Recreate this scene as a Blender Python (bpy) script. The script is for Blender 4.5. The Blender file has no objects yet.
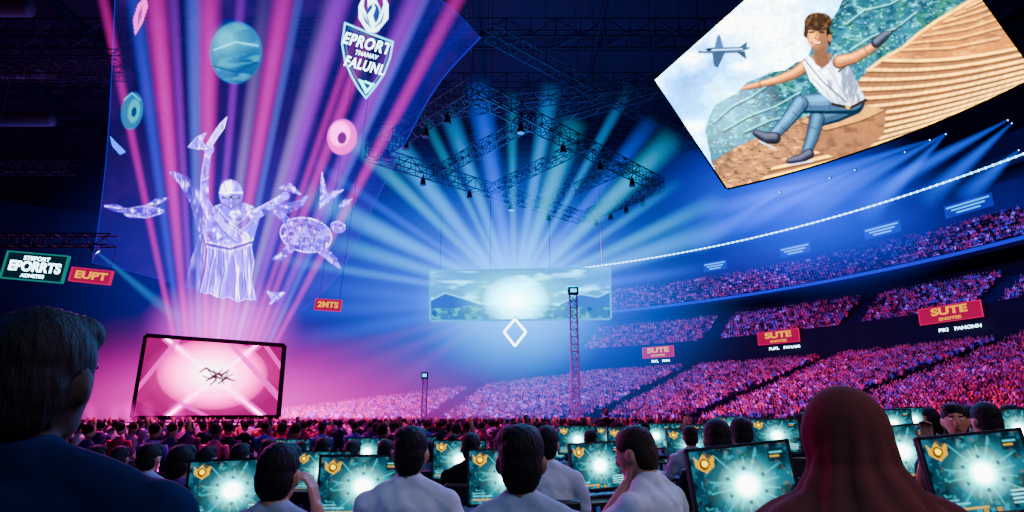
import bpy, bmesh, math, random, os
import numpy as np
from mathutils import Vector, Matrix, Euler
random.seed(7); np.random.seed(7)
S=bpy.context.scene; COL=S.collection
PI=math.pi; R=math.radians
F=620.; HY=418.; CZ=1.4
P=math.atan((HY-256)/F); cp,sp=math.cos(P),math.sin(P)
K=1.7
# ---------------------------------------------------------------- helpers
def ray(px,py):
    u=(px-512)/F; v=(256-py)/F
    return Vector((u, cp-v*sp, sp+v*cp))
def at(px,py,Y):
    d=ray(px,py); t=Y/d.y
    return Vector((d.x*t, Y, CZ+d.z*t))
def proj(p):
    x,y,z=p[0],p[1],p[2]-CZ
    dep=y*cp+z*sp
    if dep<=0.05: return None
    return (512+F*x/dep, 256-F*(-y*sp+z*cp)/dep, dep)
def hexc(h):
    h=h.lstrip('#'); c=[int(h[i:i+2],16)/255 for i in (0,2,4)]
    return tuple(x/12.92 if x<=.04045 else ((x+.055)/1.055)**2.4 for x in c)
# light levels that show as a wanted colour under the default film response
_A=np.array([[.6274,.3293,.0433],[.0691,.9195,.0113],[.0164,.0880,.8956]])
_I=np.array([[.856627,.0951212,.0482516],[.137319,.761242,.101439],[.111898,.0767994,.811302]])
_O=np.array([[1.1271006,-.1106066,-.0164939],[-.1413298,1.1578237,-.0164939],[-.1413298,-.1106066,1.2519364]])
def enc(x): x=np.clip(x,0,1); return np.where(x<=.0031308,x*12.92,1.055*x**(1/2.4)-.055)
def dec(x): return np.where(x<=.04045,x/12.92,((x+.055)/1.055)**2.4)
def fwd_model(c):
    x=c@_A.T@_I.T; x=np.clip((np.log2(np.maximum(x,1e-10))+12.47393)/16.5,0,1)
    x=15.5*x**6-40.14*x**5+31.96*x**4-6.868*x**3+.4298*x**2+.1191*x-.00232
    return enc(np.clip(x@_O.T,0,1)**2.2@np.linalg.inv(_A).T)
try:
    import PyOpenColorIO as ocio
    _cfg=ocio.Config.CreateFromFile(os.path.join(bpy.utils.system_resource('DATAFILES'),'colormanagement','config.ocio'))
    _cpu=_cfg.getProcessor(ocio.DisplayViewTransform(src=ocio.ROLE_SCENE_LINEAR,display='sRGB',view='AgX')).getDefaultCPUProcessor()
    def fwd(c):
        a=np.ascontiguousarray(c,dtype=np.float32); _cpu.apply(ocio.PackedImageDesc(a,a.shape[0],1,3)); return np.clip(a,0,1)
    fwd(np.ones((4,3)))
except Exception:
    fwd=fwd_model
def oklab(e):
    l=dec(e); m=np.cbrt(l@np.array([[.4122,.5363,.0514],[.2119,.6807,.1074],[.0883,.2817,.6300]]).T)
    return m@np.array([[.2105,.7936,-.0041],[1.978,-2.4286,.4506],[.0259,.7828,-.8087]]).T
NL=13; _g=np.linspace(0,1,NL); _T=np.stack(np.meshgrid(_g,_g,_g,indexing='ij'),-1).reshape(-1,3); _TL=oklab(_T); _W=np.array([1,2.2,2.2])
_X=np.log2(np.clip(dec(_T)*1.8,2**-11,9)); _E=np.full(len(_T),1e9); _rs=np.random.RandomState(3)
for _k in range(420):
    Xn=np.clip(_X+(_rs.randn(*_X.shape)*(1.6*(1-_k/420)**1.5+.03) if _k else 0),-12,3.2)
    lin=np.where(Xn<-11,0,2**Xn); er=(((oklab(fwd(lin))-_TL)*_W)**2).sum(1); b=er<_E; _X[b]=Xn[b]; _E[b]=er[b]
_LUT=_X.reshape(NL,NL,NL,3)
def agx_inv(c,mx=9.):
    e=enc(np.atleast_2d(np.asarray(c,float)))*(NL-1); i=np.minimum(e.astype(int),NL-2); f=e-i; o=0
    for a in(0,1):
        for b in(0,1):
            for d in(0,1):
                w=(f[:,0] if a else 1-f[:,0])*(f[:,1] if b else 1-f[:,1])*(f[:,2] if d else 1-f[:,2])
                o=o+w[:,None]*_LUT[i[:,0]+a,i[:,1]+b,i[:,2]+d]
    return np.where(o<-10.5,0,np.minimum(2**o,mx))
def disp(h): return tuple(float(v) for v in agx_inv(hexc(h))[0])
CX,CY=-18.6*K,25.7*K
def Kz(z): return 1.4+(z-1.4)*K
def KP(prof): return [(r*K,Kz(z) if z>0 else 0) for r,z in prof]
def ring_hit(px,py,r):
    d=ray(px,py)
    a=d.x*d.x+d.y*d.y; b=-2*(d.x*CX+d.y*CY); c=CX*CX+CY*CY-r*r
    t=(-b+math.sqrt(b*b-4*a*c))/(2*a)
    p=Vector((d.x*t,d.y*t,CZ+d.z*t))
    return p, math.atan2(p.y-CY,p.x-CX), t
def rp(r,a,z): return Vector((CX+r*math.cos(a),CY+r*math.sin(a),z))
def tag(o,label=None,cat=None,group=None,kind=None):
    if label: o['label']=label
    if cat: o['category']=cat
    if group: o['group']=group
    if kind: o['kind']=kind
    return o
def empty(name,loc,rz=0,label=None,cat=None,group=None):
    o=bpy.data.objects.new(name,None); COL.objects.link(o); o.empty_display_size=.2
    o.location=loc; o.rotation_euler=(0,0,rz)
    return tag(o,label,cat,group)
def copy_tree(o,parent=None):
    c=o.copy(); COL.objects.link(c)
    if parent: c.parent=parent
    for ch in list(o.children): copy_tree(ch,c)
    return c
class MB:
    def __init__(s): s.v=[]; s.f=[]
    def add(s,vs,fs,M=None):
        o=len(s.v)
        s.v+=[(M@Vector(v)) if M else Vector(v) for v in vs]
        s.f+=[[i+o for i in f] for f in fs]; return s
    def merge(s,b,M=None): return s.add(b.v,b.f,M)
    def box(s,c,d,M=None):
        x,y,z=d[0]/2,d[1]/2,d[2]/2; c=Vector(c)
        vs=[c+Vector((a*x,b*y,e*z)) for a in(-1,1) for b in(-1,1) for e in(-1,1)]
        return s.add(vs,[(0,1,3,2),(4,6,7,5),(0,4,5,1),(2,3,7,6),(0,2,6,4),(1,5,7,3)],M)
    def sph(s,c,r,rot=None,n=14,m=9):
        if not hasattr(r,'__len__'): r=(r,r,r)
        c=Vector(c); vs=[]; fs=[]
        Rm=rot.to_3x3() if rot else Matrix.Identity(3)
        vs.append(c+Rm@Vector((0,0,r[2])))
        for j in range(1,m):
            t=PI*j/m
            for i in range(n):
                a=2*PI*i/n
                vs.append(c+Rm@Vector((r[0]*math.sin(t)*math.cos(a),r[1]*math.sin(t)*math.sin(a),r[2]*math.cos(t))))
        vs.append(c+Rm@Vector((0,0,-r[2])))
        for i in range(n): fs.append((0,1+i,1+(i+1)%n))
        for j in range(m-2):
            for i in range(n):
                a=1+j*n+i; b=1+j*n+(i+1)%n
                fs.append((a,a+n,b+n,b))
        L=len(vs)-1; k=1+(m-2)*n
        for i in range(n): fs.append((k+i,L,k+(i+1)%n))
        return s.add(vs,fs)
    def cone(s,p0,p1,r0,r1,n=12,caps=True):
        p0=Vector(p0);p1=Vector(p1); d=p1-p0
        if d.length<1e-6: return s
        q=d.to_track_quat('Z','Y').to_matrix(); vs=[];fs=[]
        for p,r in((p0,r0),(p1,r1)):
            for i in range(n):
                a=2*PI*i/n; vs.append(p+q@Vector((r*math.cos(a),r*math.sin(a),0)))
        for i in range(n): fs.append((i,(i+1)%n,n+(i+1)%n,n+i))
        if caps: fs+= [tuple(range(n-1,-1,-1)),tuple(range(n,2*n))]
        return s.add(vs,fs)
    def tube(s,p0,p1,r,n=8): return s.cone(p0,p1,r,r,n)
    def chain(s,pts,n=12):
        for p,r in pts: s.sph(p,r,None,n,8)
        for (a,ra),(b,rb) in zip(pts,pts[1:]): s.cone(a,b,ra,rb,n)
        return s
    def bar(s,p0,p1,w,h=None):
        p0=Vector(p0);p1=Vector(p1); d=p1-p0; h=h or w
        q=d.to_track_quat('Z','Y').to_matrix().to_4x4()
        return s.box((0,0,0),(w,h,d.length),Matrix.Translation((p0+p1)/2)@q)
    def build(s,name,mat,parent=None,smooth=False,bevel=0,world=False):
        off=Vector(parent.location) if (parent and world) else Vector((0,0,0))
        me=bpy.data.meshes.new(name)
        me.from_pydata([tuple(v-off) for v in s.v],[],[tuple(f) for f in s.f]); me.validate(); me.update()
        if mat: me.materials.append(mat)
        bm=bmesh.new(); bm.from_mesh(me); bmesh.ops.recalc_face_normals(bm,faces=bm.faces); bm.to_mesh(me); bm.free()
        if smooth: me.polygons.foreach_set('use_smooth',[True]*len(me.polygons))
        o=bpy.data.objects.new(name,me); COL.objects.link(o)
        if parent: o.parent=parent
        if bevel:
            b=o.modifiers.new('bevel','BEVEL'); b.width=bevel; b.segments=2; b.limit_method='ANGLE'
        return o
def truss(mb,p0,p1,w,n,r=.05):
    p0=Vector(p0);p1=Vector(p1); d=(p1-p0).normalized()
    up=Vector((0,0,1)) if abs(d.z)<.9 else Vector((0,1,0))
    a=d.cross(up).normalized()*w/2; b=a.cross(d).normalized()*w/2
    c=[a+b,a-b,-a-b,-a+b]
    for k in c: mb.tube(p0+k,p1+k,r,6)
    for i in range(n):
        q0=p0.lerp(p1,i/n); q1=p0.lerp(p1,(i+1)/n)
        for k in range(4):
            e,f=c[k],c[(k+1)%4]
            if (i+k)%2: e,f=f,e
            mb.tube(q0+e,q1+f,r*.6,5)
            mb.tube(q0+c[k],q0+c[(k+1)%4],r*.6,5)
def cables(pts,ztop,r,parent,mat):
    for q in pts:
        m=MB(); m.tube(q,(q[0],q[1],ztop),r,6); m.build('hanging_cable',mat,parent,world=True)
# ---------------------------------------------------------------- materials
def nt(name):
    m=bpy.data.materials.new(name); m.use_nodes=True
    t=m.node_tree; t.nodes.clear(); o=t.nodes.new('ShaderNodeOutputMaterial'); return m,t,o
def pmat(name,col,rough=.6,metal=0,var=.25,scale=8,bump=0,spec=.4,stretch=None):
    if isinstance(col,str): col=hexc(col)
    m,t,o=nt(name); b=t.nodes.new('ShaderNodeBsdfPrincipled')
    tc=t.nodes.new('ShaderNodeTexCoord'); n=t.nodes.new('ShaderNodeTexNoise'); n.inputs['Scale'].default_value=scale; n.inputs['Detail'].default_value=4
    if stretch:
        mp=t.nodes.new('ShaderNodeMapping'); mp.inputs['Scale'].default_value=stretch; t.links.new(tc.outputs['Object'],mp.inputs['Vector']); t.links.new(mp.outputs['Vector'],n.inputs['Vector'])
    else: t.links.new(tc.outputs['Object'],n.inputs['Vector'])
    r=t.nodes.new('ShaderNodeValToRGB')
    r.color_ramp.elements[0].position=.3; r.color_ramp.elements[1].position=.7
    r.color_ramp.elements[0].color=tuple(c*(1-var) for c in col)+(1,)
    r.color_ramp.elements[1].color=tuple(min(1,c*(1+var)) for c in col)+(1,)
    t.links.new(n.outputs['Fac'],r.inputs['Fac']); t.links.new(r.outputs['Color'],b.inputs['Base Color'])
    b.inputs['Roughness'].default_value=rough; b.inputs['Metallic'].default_value=metal; b.inputs['Specular IOR Level'].default_value=spec
    if bump:
        bp=t.nodes.new('ShaderNodeBump'); bp.inputs['Strength'].default_value=bump; bp.inputs['Distance'].default_value=.02
        t.links.new(n.outputs['Fac'],bp.inputs['Height']); t.links.new(bp.outputs['Normal'],b.inputs['Normal'])
    t.links.new(b.outputs[0],o.inputs['Surface']); return m
def emat(name,col,st=1.):
    if isinstance(col,str): col=disp(col)
    m,t,o=nt(name); e=t.nodes.new('ShaderNodeEmission'); e.inputs['Color'].default_value=(*col,1); e.inputs['Strength'].default_value=st
    t.links.new(e.outputs[0],o.inputs['Surface']); return m
def attr_emat(name,st=1.,alpha=False):
    m,t,o=nt(name); e=t.nodes.new('ShaderNodeEmission'); a=t.nodes.new('ShaderNodeAttribute'); a.attribute_name='Col'
    e.inputs['Strength'].default_value=st; t.links.new(a.outputs['Color'],e.inputs['Color'])
    if alpha:
        tr=t.nodes.new('ShaderNodeBsdfTransparent'); mx=t.nodes.new('ShaderNodeAddShader'); iv=t.nodes.new('ShaderNodeMath'); iv.operation='SUBTRACT'; iv.inputs[0].default_value=1
        t.links.new(a.outputs['Alpha'],iv.inputs[1]); t.links.new(iv.outputs[0],tr.inputs['Color']); t.links.new(tr.outputs[0],mx.inputs[0]); t.links.new(e.outputs[0],mx.inputs[1]); t.links.new(mx.outputs[0],o.inputs['Surface'])
    else: t.links.new(e.outputs[0],o.inputs['Surface'])
    return m
def attr_pmat(name,rough=.8):
    m,t,o=nt(name); b=t.nodes.new('ShaderNodeBsdfPrincipled'); a=t.nodes.new('ShaderNodeAttribute'); a.attribute_name='Col'
    b.inputs['Roughness'].default_value=rough; b.inputs['Specular IOR Level'].default_value=.1; t.links.new(a.outputs['Color'],b.inputs['Base Color']); t.links.new(b.outputs[0],o.inputs['Surface']); return m
def vol(name,col,st,pw,beam):
    m,t,o=nt(name); e=t.nodes.new('ShaderNodeEmission'); e.inputs['Color'].default_value=(*col,1); N=t.nodes.new; Lk=t.links.new
    def mth(op,a,b,cl=False):
        n=N('ShaderNodeMath'); n.operation=op; n.use_clamp=cl
        for i,v in enumerate((a,b)):
            if isinstance(v,(int,float)): n.inputs[i].default_value=v
            elif v is not None: Lk(v,n.inputs[i])
        return n.outputs[0]
    tc=N('ShaderNodeTexCoord')
    if beam:    # soft-edged shaft: fades along its length and towards its rim
        s=N('ShaderNodeSeparateXYZ'); Lk(tc.outputs['Object'],s.inputs[0]); oi=N('ShaderNodeObjectInfo'); c=N('ShaderNodeSeparateColor'); Lk(oi.outputs['Color'],c.inputs[0])
        z=s.outputs['Z']; rad=mth('ADD',mth('MULTIPLY',c.outputs[0],mth('SUBTRACT',1,z)),mth('MULTIPLY',c.outputs[1],z))
        q=mth('DIVIDE',mth('ADD',mth('MULTIPLY',s.outputs['X'],s.outputs['X']),mth('MULTIPLY',s.outputs['Y'],s.outputs['Y'])),mth('MULTIPLY',rad,rad))
        out=mth('MULTIPLY',mth('POWER',mth('SUBTRACT',1,q,True),2.0),mth('POWER',mth('SUBTRACT',1,z,True),pw))
    else:
        l=N('ShaderNodeVectorMath'); l.operation='LENGTH'; Lk(tc.outputs['Object'],l.inputs[0]); out=mth('POWER',mth('SUBTRACT',1,l.outputs['Value'],True),pw)
    Lk(mth('MULTIPLY',out,st),e.inputs['Strength']); Lk(e.outputs[0],o.inputs['Volume']); return m
M_blk=pmat('black_plastic','#0a0b10',.45); M_metal=pmat('dark_steel','#0e1528',.6,.3); M_cat=pmat('catwalk_steel','#0b1122',.7,.1); M_steel=pmat('blue_grey_steel','#182840',.55,.3); M_pale=pmat('pale_steel','#9fb4d0',.4,.2); M_bez=pmat('dark_bezel','#1a1f29',.35)
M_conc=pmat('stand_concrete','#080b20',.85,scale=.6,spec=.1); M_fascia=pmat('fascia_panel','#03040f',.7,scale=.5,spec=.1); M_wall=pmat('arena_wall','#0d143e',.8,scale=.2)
M_floor=pmat('arena_floor','#12142c',.35,scale=.5); M_ceil=pmat('roof_deck','#060a1e',.85,scale=.15); M_desk=pmat('desk_top','#15171f',.45)
M_frm=pmat('matt_black_frame','#05060a',.9,spec=.05)
M_eyew=pmat('eye','#d8d8d8',.3,var=.05); M_lip=pmat('lip','#8a4a44',.5); M_white=emat('led_white',(.75,.88,1),8)
M_cyanled=emat('led_cyan','#9fe4ff')
# ---------------------------------------------------------------- text
def text_mesh(s,size,mat,parent,name='lettering',loc=(0,0,0),roll=0,bold=.02,sx=1,world=False,space=1.):
    cu=bpy.data.curves.new('t','FONT'); cu.body=s; cu.size=size; cu.align_x='CENTER'; cu.align_y='CENTER'; cu.extrude=.012*size; cu.offset=bold*size; cu.space_character=space
    ob=bpy.data.objects.new('t',cu); COL.objects.link(ob); bpy.context.view_layer.update()
    me=bpy.data.meshes.new_from_object(ob.evaluated_get(bpy.context.evaluated_depsgraph_get()))
    bpy.data.objects.remove(ob)
    off=Vector(parent.location) if world else Vector((0,0,0))
    M=Matrix.Translation(Vector(loc)-off)@Matrix.Rotation(roll,4,'Y')@Matrix.Rotation(PI/2,4,'X')@Matrix.Diagonal((sx,1,1,1))
    me.transform(M); me.materials.clear(); me.materials.append(mat); me.name=name
    o=bpy.data.objects.new(name,me); COL.objects.link(o); o.parent=parent; return o
# ---------------------------------------------------------------- painting on screen grids
class Paint:
    def __init__(s,x,y): s.x=x.ravel(); s.y=y.ravel(); s.c=np.zeros((s.x.size,4))
    def put(s,m,col,a=1.,al=None):
        col=np.array(hexc(col) if isinstance(col,str) else col); w=(m*a)[:,None]
        s.c[:,:3]=s.c[:,:3]*(1-w)+col*w
        if al is not None: s.c[:,3]=s.c[:,3]*(1-m)+al*m
    def fill(s,col,al=1): s.c[:,:3]=hexc(col); s.c[:,3]=al
    def mask(s,pts):
        ins=np.zeros(s.x.size,bool); n=len(pts)
        for i in range(n):
            x0,y0=pts[i]; x1,y1=pts[(i+1)%n]
            if y0==y1: continue
            c=((y0>s.y)!=(y1>s.y))&(s.x<(x1-x0)*(s.y-y0)/(y1-y0)+x0); ins^=c
        return ins.astype(float)
    def poly(s,pts,col,a=1,al=None): s.put(s.mask(pts),col,a,al)
    def emask(s,cx,cy,rx,ry,rot=0,soft=.12):
        c,n=math.cos(rot),math.sin(rot); dx=s.x-cx; dy=s.y-cy
        d=np.sqrt(((dx*c+dy*n)/rx)**2+((-dx*n+dy*c)/ry)**2)
        return np.clip((1-d)/soft+.5,0,1)
    def ell(s,cx,cy,rx,ry,col,a=1,rot=0,soft=.12,al=None): s.put(s.emask(cx,cy,rx,ry,rot,soft),col,a,al)
    def lmask(s,pts,w):
        d=np.full(s.x.size,1e9)
        for (x0,y0),(x1,y1) in zip(pts,pts[1:]):
            ex,ey=x1-x0,y1-y0; t=np.clip(((s.x-x0)*ex+(s.y-y0)*ey)/(ex*ex+ey*ey+1e-9),0,1)
            d=np.minimum(d,np.hypot(s.x-x0-t*ex,s.y-y0-t*ey))
        return np.clip(w/2-d+.5,0,1)
    def line(s,pts,w,col,a=1,al=None): s.put(s.lmask(pts,w),col,a,al)
    def limb(s,pts,col,a=1,al=None):   # tapered stroke: points with widths
        m=np.zeros(s.x.size)
        for (x0,y0,w0),(x1,y1,w1) in zip(pts,pts[1:]):
            ex,ey=x1-x0,y1-y0; t=np.clip(((s.x-x0)*ex+(s.y-y0)*ey)/(ex*ex+ey*ey+1e-9),0,1)
            m=np.maximum(m,np.clip((w0+(w1-w0)*t)/2-np.hypot(s.x-x0-t*ex,s.y-y0-t*ey)+.5,0,1))
        s.put(m,col,a,al); return m
    def tube(s,pts,base,lite,dark):    # rounded, shaded limb lit from above
        s.limb(pts,dark); s.limb([(x,y-w*.07,w*.84) for x,y,w in pts],base); s.limb([(x-.3,y-w*.16,w*.52) for x,y,w in pts],lite,.45); s.limb([(x-.3,y-w*.22,w*.26) for x,y,w in pts],lite,.6)
    def glow(s,cx,cy,rx,ry,col,a=1,pw=2,al=None):
        d=np.sqrt(((s.x-cx)/rx)**2+((s.y-cy)/ry)**2); s.put(np.clip(1-d,0,1)**pw,col,a,al)
    def noise(s,sc,seed=0,sy=None):
        g=np.random.RandomState(seed).rand(64,64); x=s.x/sc; y=s.y/(sy or sc)
        xi=np.floor(x).astype(int);yi=np.floor(y).astype(int); fx=x-xi; fy=y-yi; fx=fx*fx*(3-2*fx); fy=fy*fy*(3-2*fy)
        f=lambda a,b:g[a%64,b%64]
        return (f(xi,yi)*(1-fx)+f(xi+1,yi)*fx)*(1-fy)+(f(xi,yi+1)*(1-fx)+f(xi+1,yi+1)*fx)*fy
    def tex(s,m,col,sc,seed=0,thr=.5,a=1,sy=None,k=6): s.put(m*np.clip((s.noise(sc,seed,sy)*.65+s.noise(sc/2.3,seed+1,sy and sy/2.3)*.35-thr)*k,0,1),col,a)
    def blur(s,nx,ny,w=.5):
        c=s.c.reshape(ny,nx,4); b=c.copy(); b[1:-1,1:-1]=(c[1:-1,1:-1]*2+c[:-2,1:-1]+c[2:,1:-1]+c[1:-1,:-2]+c[1:-1,2:])/6
        s.c=(c*(1-w)+b*w).reshape(-1,4)
def grid_obj(name,V,nx,ny,col,mat,parent,world=True,conv=True):
    off=np.array(parent.location) if world else np.zeros(3)
    V=V-off; i=np.arange(ny-1)[:,None]*nx+np.arange(nx-1)[None,:]; i=i.ravel()
    q=np.stack([i,i+nx,i+nx+1,i+1],1); col=col.copy()
    if conv: col[:,:3]=agx_inv(col[:,:3])
    me=bpy.data.meshes.new(name); me.from_pydata(V.tolist(),[],q.tolist()); me.update()
    a=me.color_attributes.new('Col','FLOAT_COLOR','POINT'); a.data.foreach_set('color',col.astype(np.float32).ravel())
    me.materials.append(mat); o=bpy.data.objects.new(name,me); COL.objects.link(o); o.parent=parent; return o
def at_np(px,py,Y):
    u=(px-512)/F; v=(256-py)/F; dy=cp-v*sp; t=Y/dy
    return np.stack([u*t,Y+0*t,CZ+(sp+v*cp)*t],-1)
def quad_grid(c,nx,ny,sag=0):   # corners TL,TR,BR,BL
    s,t=np.meshgrid(np.linspace(0,1,nx),np.linspace(0,1,ny)); c=np.array(c,float)
    f=lambda k:(c[0][k]*(1-s)+c[1][k]*s)*(1-t)+(c[3][k]*(1-s)+c[2][k]*s)*t
    return f(0).ravel(),(f(1)+sag*4*s*(1-s)*t).ravel()

# ================================================================ PEOPLE
def remesh(mb,name,mat,parent,vox,sm=3):
    o=mb.build(name,None,None)
    r=o.modifiers.new('r','REMESH'); r.mode='VOXEL'; r.voxel_size=vox
    q=o.modifiers.new('s','SMOOTH'); q.iterations=sm; q.factor=.5
    bpy.context.view_layer.update()
    me=bpy.data.meshes.new_from_object(o.evaluated_get(bpy.context.evaluated_depsgraph_get()))
    bpy.data.objects.remove(o); me.name=name
    me.polygons.foreach_set('use_smooth',[True]*len(me.polygons)); me.materials.clear(); me.materials.append(mat)
    n=bpy.data.objects.new(name,me); COL.objects.link(n); n.parent=parent; return n
def hand(mb,W,d,n,sg,curl=.35):
    d=Vector(d).normalized(); n=Vector(n); n=(n-d*n.dot(d)).normalized(); l=d.cross(n).normalized()*sg
    for i,(off,ln) in enumerate(((.033,.95),(.011,1.08),(-.011,1.0),(-.032,.8))):
        b=W+d*.085+l*off
        mb.chain([(W+d*.012+l*off*.6,.014),(b,.0125)],8)
        p=b; a=curl*.5; pts=[(p,.0095)]
        for L in (.042,.027,.021):
            q=d*math.cos(a)+n*math.sin(a)+l*off*1.2; p=p+q.normalized()*L*ln; pts.append((p,.0085)); a+=curl
        mb.chain(pts,8)
    t0=W+d*.025+l*.028; t1=t0+(d*.6+l*.7+n*.35).normalized()*.04; t2=t1+(d*.85+l*.35+n*.3).normalized()*.032; t3=t2+(d+n*.3).normalized()*.022
    mb.chain([(t0,.014),(t1,.0125),(t2,.0105),(t3,.009)],8)
SKIN=pmat('skin_light','#a8775e',.6,var=.08); SKIN2=pmat('skin_brown','#7d5442',.6,var=.08); SKIN3=pmat('skin_shaded','#2c1f1d',.8,var=.08)  # last tone has the nearest man's shade put into the skin colour
HAIR=pmat('dark_hair','#08080d',.7,var=.6,scale=90,bump=.45,spec=.22,stretch=(1.6,1.6,.25)); HAIRB=pmat('brown_hair','#22160f',.7,var=.5,scale=90,bump=.45,spec=.22,stretch=(1.6,1.6,.25))
TROU=pmat('dark_denim','#161c2c',.85)
def cloth(name,c,bump=.5): return pmat(name,c,.95,var=.12,scale=9,bump=bump,spec=.03)
def torso(g):
    m=MB()
    m.sph((0,0,.58),(.165+g,.115+g,.10+g)); m.sph((0,0,.70),(.142+g,.10+g,.15+g)); m.sph((0,.0,.86),(.165+g,.112+g,.19+g))
    m.sph((0,-.01,.95),(.180+g,.095+g,.10+g))
    m.chain([((-.165,-.005,.975),.058+g),((.165,-.005,.975),.058+g)])
    m.chain([((-.13,-.01,1.005),.046+g),((-.03,-.005,1.06),.043+g)]); m.chain([((.13,-.01,1.005),.046+g),((.03,-.005,1.06),.043+g)])
    return m
def person(label,loc,yaw=0,sc=1,shirt=None,hair=None,skin=None,L=None,Rr=None,lean=(0,0),head=(0,0,0),style='short',vox=.010,group=None,long=False,dz=0,name='person',broad=1.):
    hair=hair or HAIR; skin=skin or SKIN
    root=empty(name,loc,yaw,label,'person',group); root.scale=(sc,sc,sc)
    piv=Vector((0,0,.55))
    U=Matrix.Translation(piv)@Matrix.Rotation(-lean[0],4,'X')@Matrix.Rotation(lean[1],4,'Y')@Matrix.Translation(-piv)
    UB=U@Matrix.Diagonal((broad,1,1,1))
    nk=Vector((0,-.01,1.08))
    H=U@Matrix.Translation(nk)@Euler((head[1],head[2],head[0]),'ZXY').to_matrix().to_4x4()@Matrix.Translation(-nk)
    b=MB(); b.merge(torso(0),UB)
    hc=Vector((0,.025,1.205)); h=MB()
    h.chain([((0,-.01,1.0),.060),((0,-.005,1.06),.054),(hc+Vector((0,-.02,-.06)),.054)])
    h.sph(hc,(.076,.095,.112),None,20,14); h.sph(hc+Vector((0,.03,-.06)),(.056,.062,.058)); h.sph(hc+Vector((0,.052,-.085)),(.03,.03,.025))
    h.sph(hc+Vector((0,.098,-.018)),(.013,.02,.022)); h.chain([(hc+Vector((0,.09,.02)),.009),(hc+Vector((0,.104,-.015)),.011)],8)
    for s in(-1,1): h.sph(hc+Vector((s*.080,-.005,-.012)),(.011,.024,.034),Matrix.Rotation(s*.35,3,'Z'))
    b.merge(h,H)
    sl=MB(); sl.merge(torso(.014),UB)
    sl.merge(MB().sph((0,0,.60),(.178,.13,.14)),UB)
    sl.merge(MB().chain([((0,-.008,1.03),.068),((0,-.006,1.055),.066)]),U)
    for s,arm in((-1,L),(1,Rr)):
        Sx=UB@Vector((s*.188,-.005,.972))
        arm=arm or ((s*.27*broad,.09,.72),(s*.17,.36,.765),(-s*.2,1,.05),(0,0,-1),.35)
        E,W=Vector(arm[0]),Vector(arm[1])
        b.chain([(Sx,.054),(Sx.lerp(E,.35),.048),(E,.040),(E.lerp(W,.3),.041),(W,.028)]); hand(b,W,arm[2],arm[3],-s,arm[4])
        if long: sl.chain([(Sx,.070),(Sx.lerp(E,.5),.062),(E,.055),(E.lerp(W,.9),.041)])
        else: sl.chain([(Sx,.070),(Sx.lerp(E,.35),.065),(Sx.lerp(E,.66),.063)])
    tr=MB(); tr.sph((0,0,.57),(.176*broad,.126,.112))
    for s in(-1,1):
        hp,kn,an=Vector((s*.09,.02,.545)),Vector((s*.13,.43,.53)),Vector((s*.13,.41,.10-max(-.12,min(dz,.12))))
        b.chain([(hp,.085),(kn,.058),(kn.lerp(an,.35),.055),(an,.038)]); b.chain([(an+Vector((0,-.02,-.045)),.035),(an+Vector((0,.14,-.06)),.03)])
        tr.chain([(hp,.098),(kn,.072),(kn.lerp(an,.4),.066),(kn.lerp(an,.95),.056)])
    body=remesh(b,'body',skin,root,vox); sh=remesh(sl,'shirt',shirt,root,max(vox,.010),4); remesh(tr,'trousers',TROU,root,.014)
    for v in sh.data.vertices:   # soft cloth folds
        x,y,z=v.co; f=math.sin(z*34+x*26+2*math.sin(x*14))*math.sin(x*24-y*18+z*12)+.8*max(0,math.sin(x*40*(1 if x>0 else -1)+z*52))**3
        v.co+=v.normal*.0055*f
    hr=MB()
    hr.sph(hc+Vector((0,-.012,.038)),(.084,.097,.092),None,20,12); hr.sph(hc+Vector((0,-.045,-.015)),(.077,.064,.092),None,18,12)
    hr.sph(hc+Vector((.02,.03,.085)),(.055,.06,.04))
    if style=='side': hr.sph(hc+Vector((-.03,.0,.075)),(.06,.08,.05)); hr.sph(hc+Vector((0,-.06,-.05)),(.066,.045,.06))
    if style=='long': hr.chain([(hc+Vector((0,-.05,0)),.085),(hc+Vector((0,-.075,-.12)),.075),(hc+Vector((0,-.085,-.24)),.055)])
    h2=MB(); h2.merge(hr,H); ho=remesh(h2,'hair',hair,root,.007,2)
    for v in ho.data.vertices:   # soft tufts
        x,y,z=v.co; k=math.sin(x*260+z*60)*math.sin(y*240-z*40)+.4*math.sin(x*150+y*110+z*90); v.co+=v.normal*.0013*k
    e=MB(); br=MB(); mo=MB()
    for s in(-1,1):
        e.sph(hc+Vector((s*.031,.083,.008)),(.013,.01,.008)); br.chain([(hc+Vector((s*.018,.094,.03)),.004),(hc+Vector((s*.046,.082,.03)),.0035)],6)
    mo.sph(hc+Vector((0,.088,-.058)),(.022,.01,.007))
    for q,nm,mm in((e,'eyes',M_eyew),(br,'eyebrows',hair),(mo,'mouth',M_lip)):
        k=MB(); k.merge(q,H); k.build(nm,mm,body,True)
    if style=='hijab':
        hj=MB(); hj.sph(hc+Vector((0,-.012,.005)),(.104,.118,.128),None,20,14); hj.sph(hc+Vector((0,-.05,-.06)),(.102,.085,.14))
        hj.chain([(hc+Vector((0,-.03,-.1)),.112),((0,-.015,1.03),.150),((0,-.015,.98),.175)],24); hj.sph((0,-.015,.97),(.285,.15,.13),None,24,14); hj.sph((0,-.03,.82),(.275,.145,.26),None,24,14)
        h2=MB(); h2.merge(hj,U); ho=remesh(h2,'hijab',shirt,root,.007,18)
        for v in ho.data.vertices:   # draped folds running from the crown down to the shoulders
            a=math.atan2(v.co.x,-v.co.y); f=max(0,min(1,(1.27-v.co.z)/.2)); w=a*6+v.co.z*8+1.0*math.sin(v.co.z*13)
            v.co+=v.normal*f*(.012*(abs(math.sin(w))**1.6-.5)+.002*math.sin(a*15-v.co.z*16))
    return root
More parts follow.
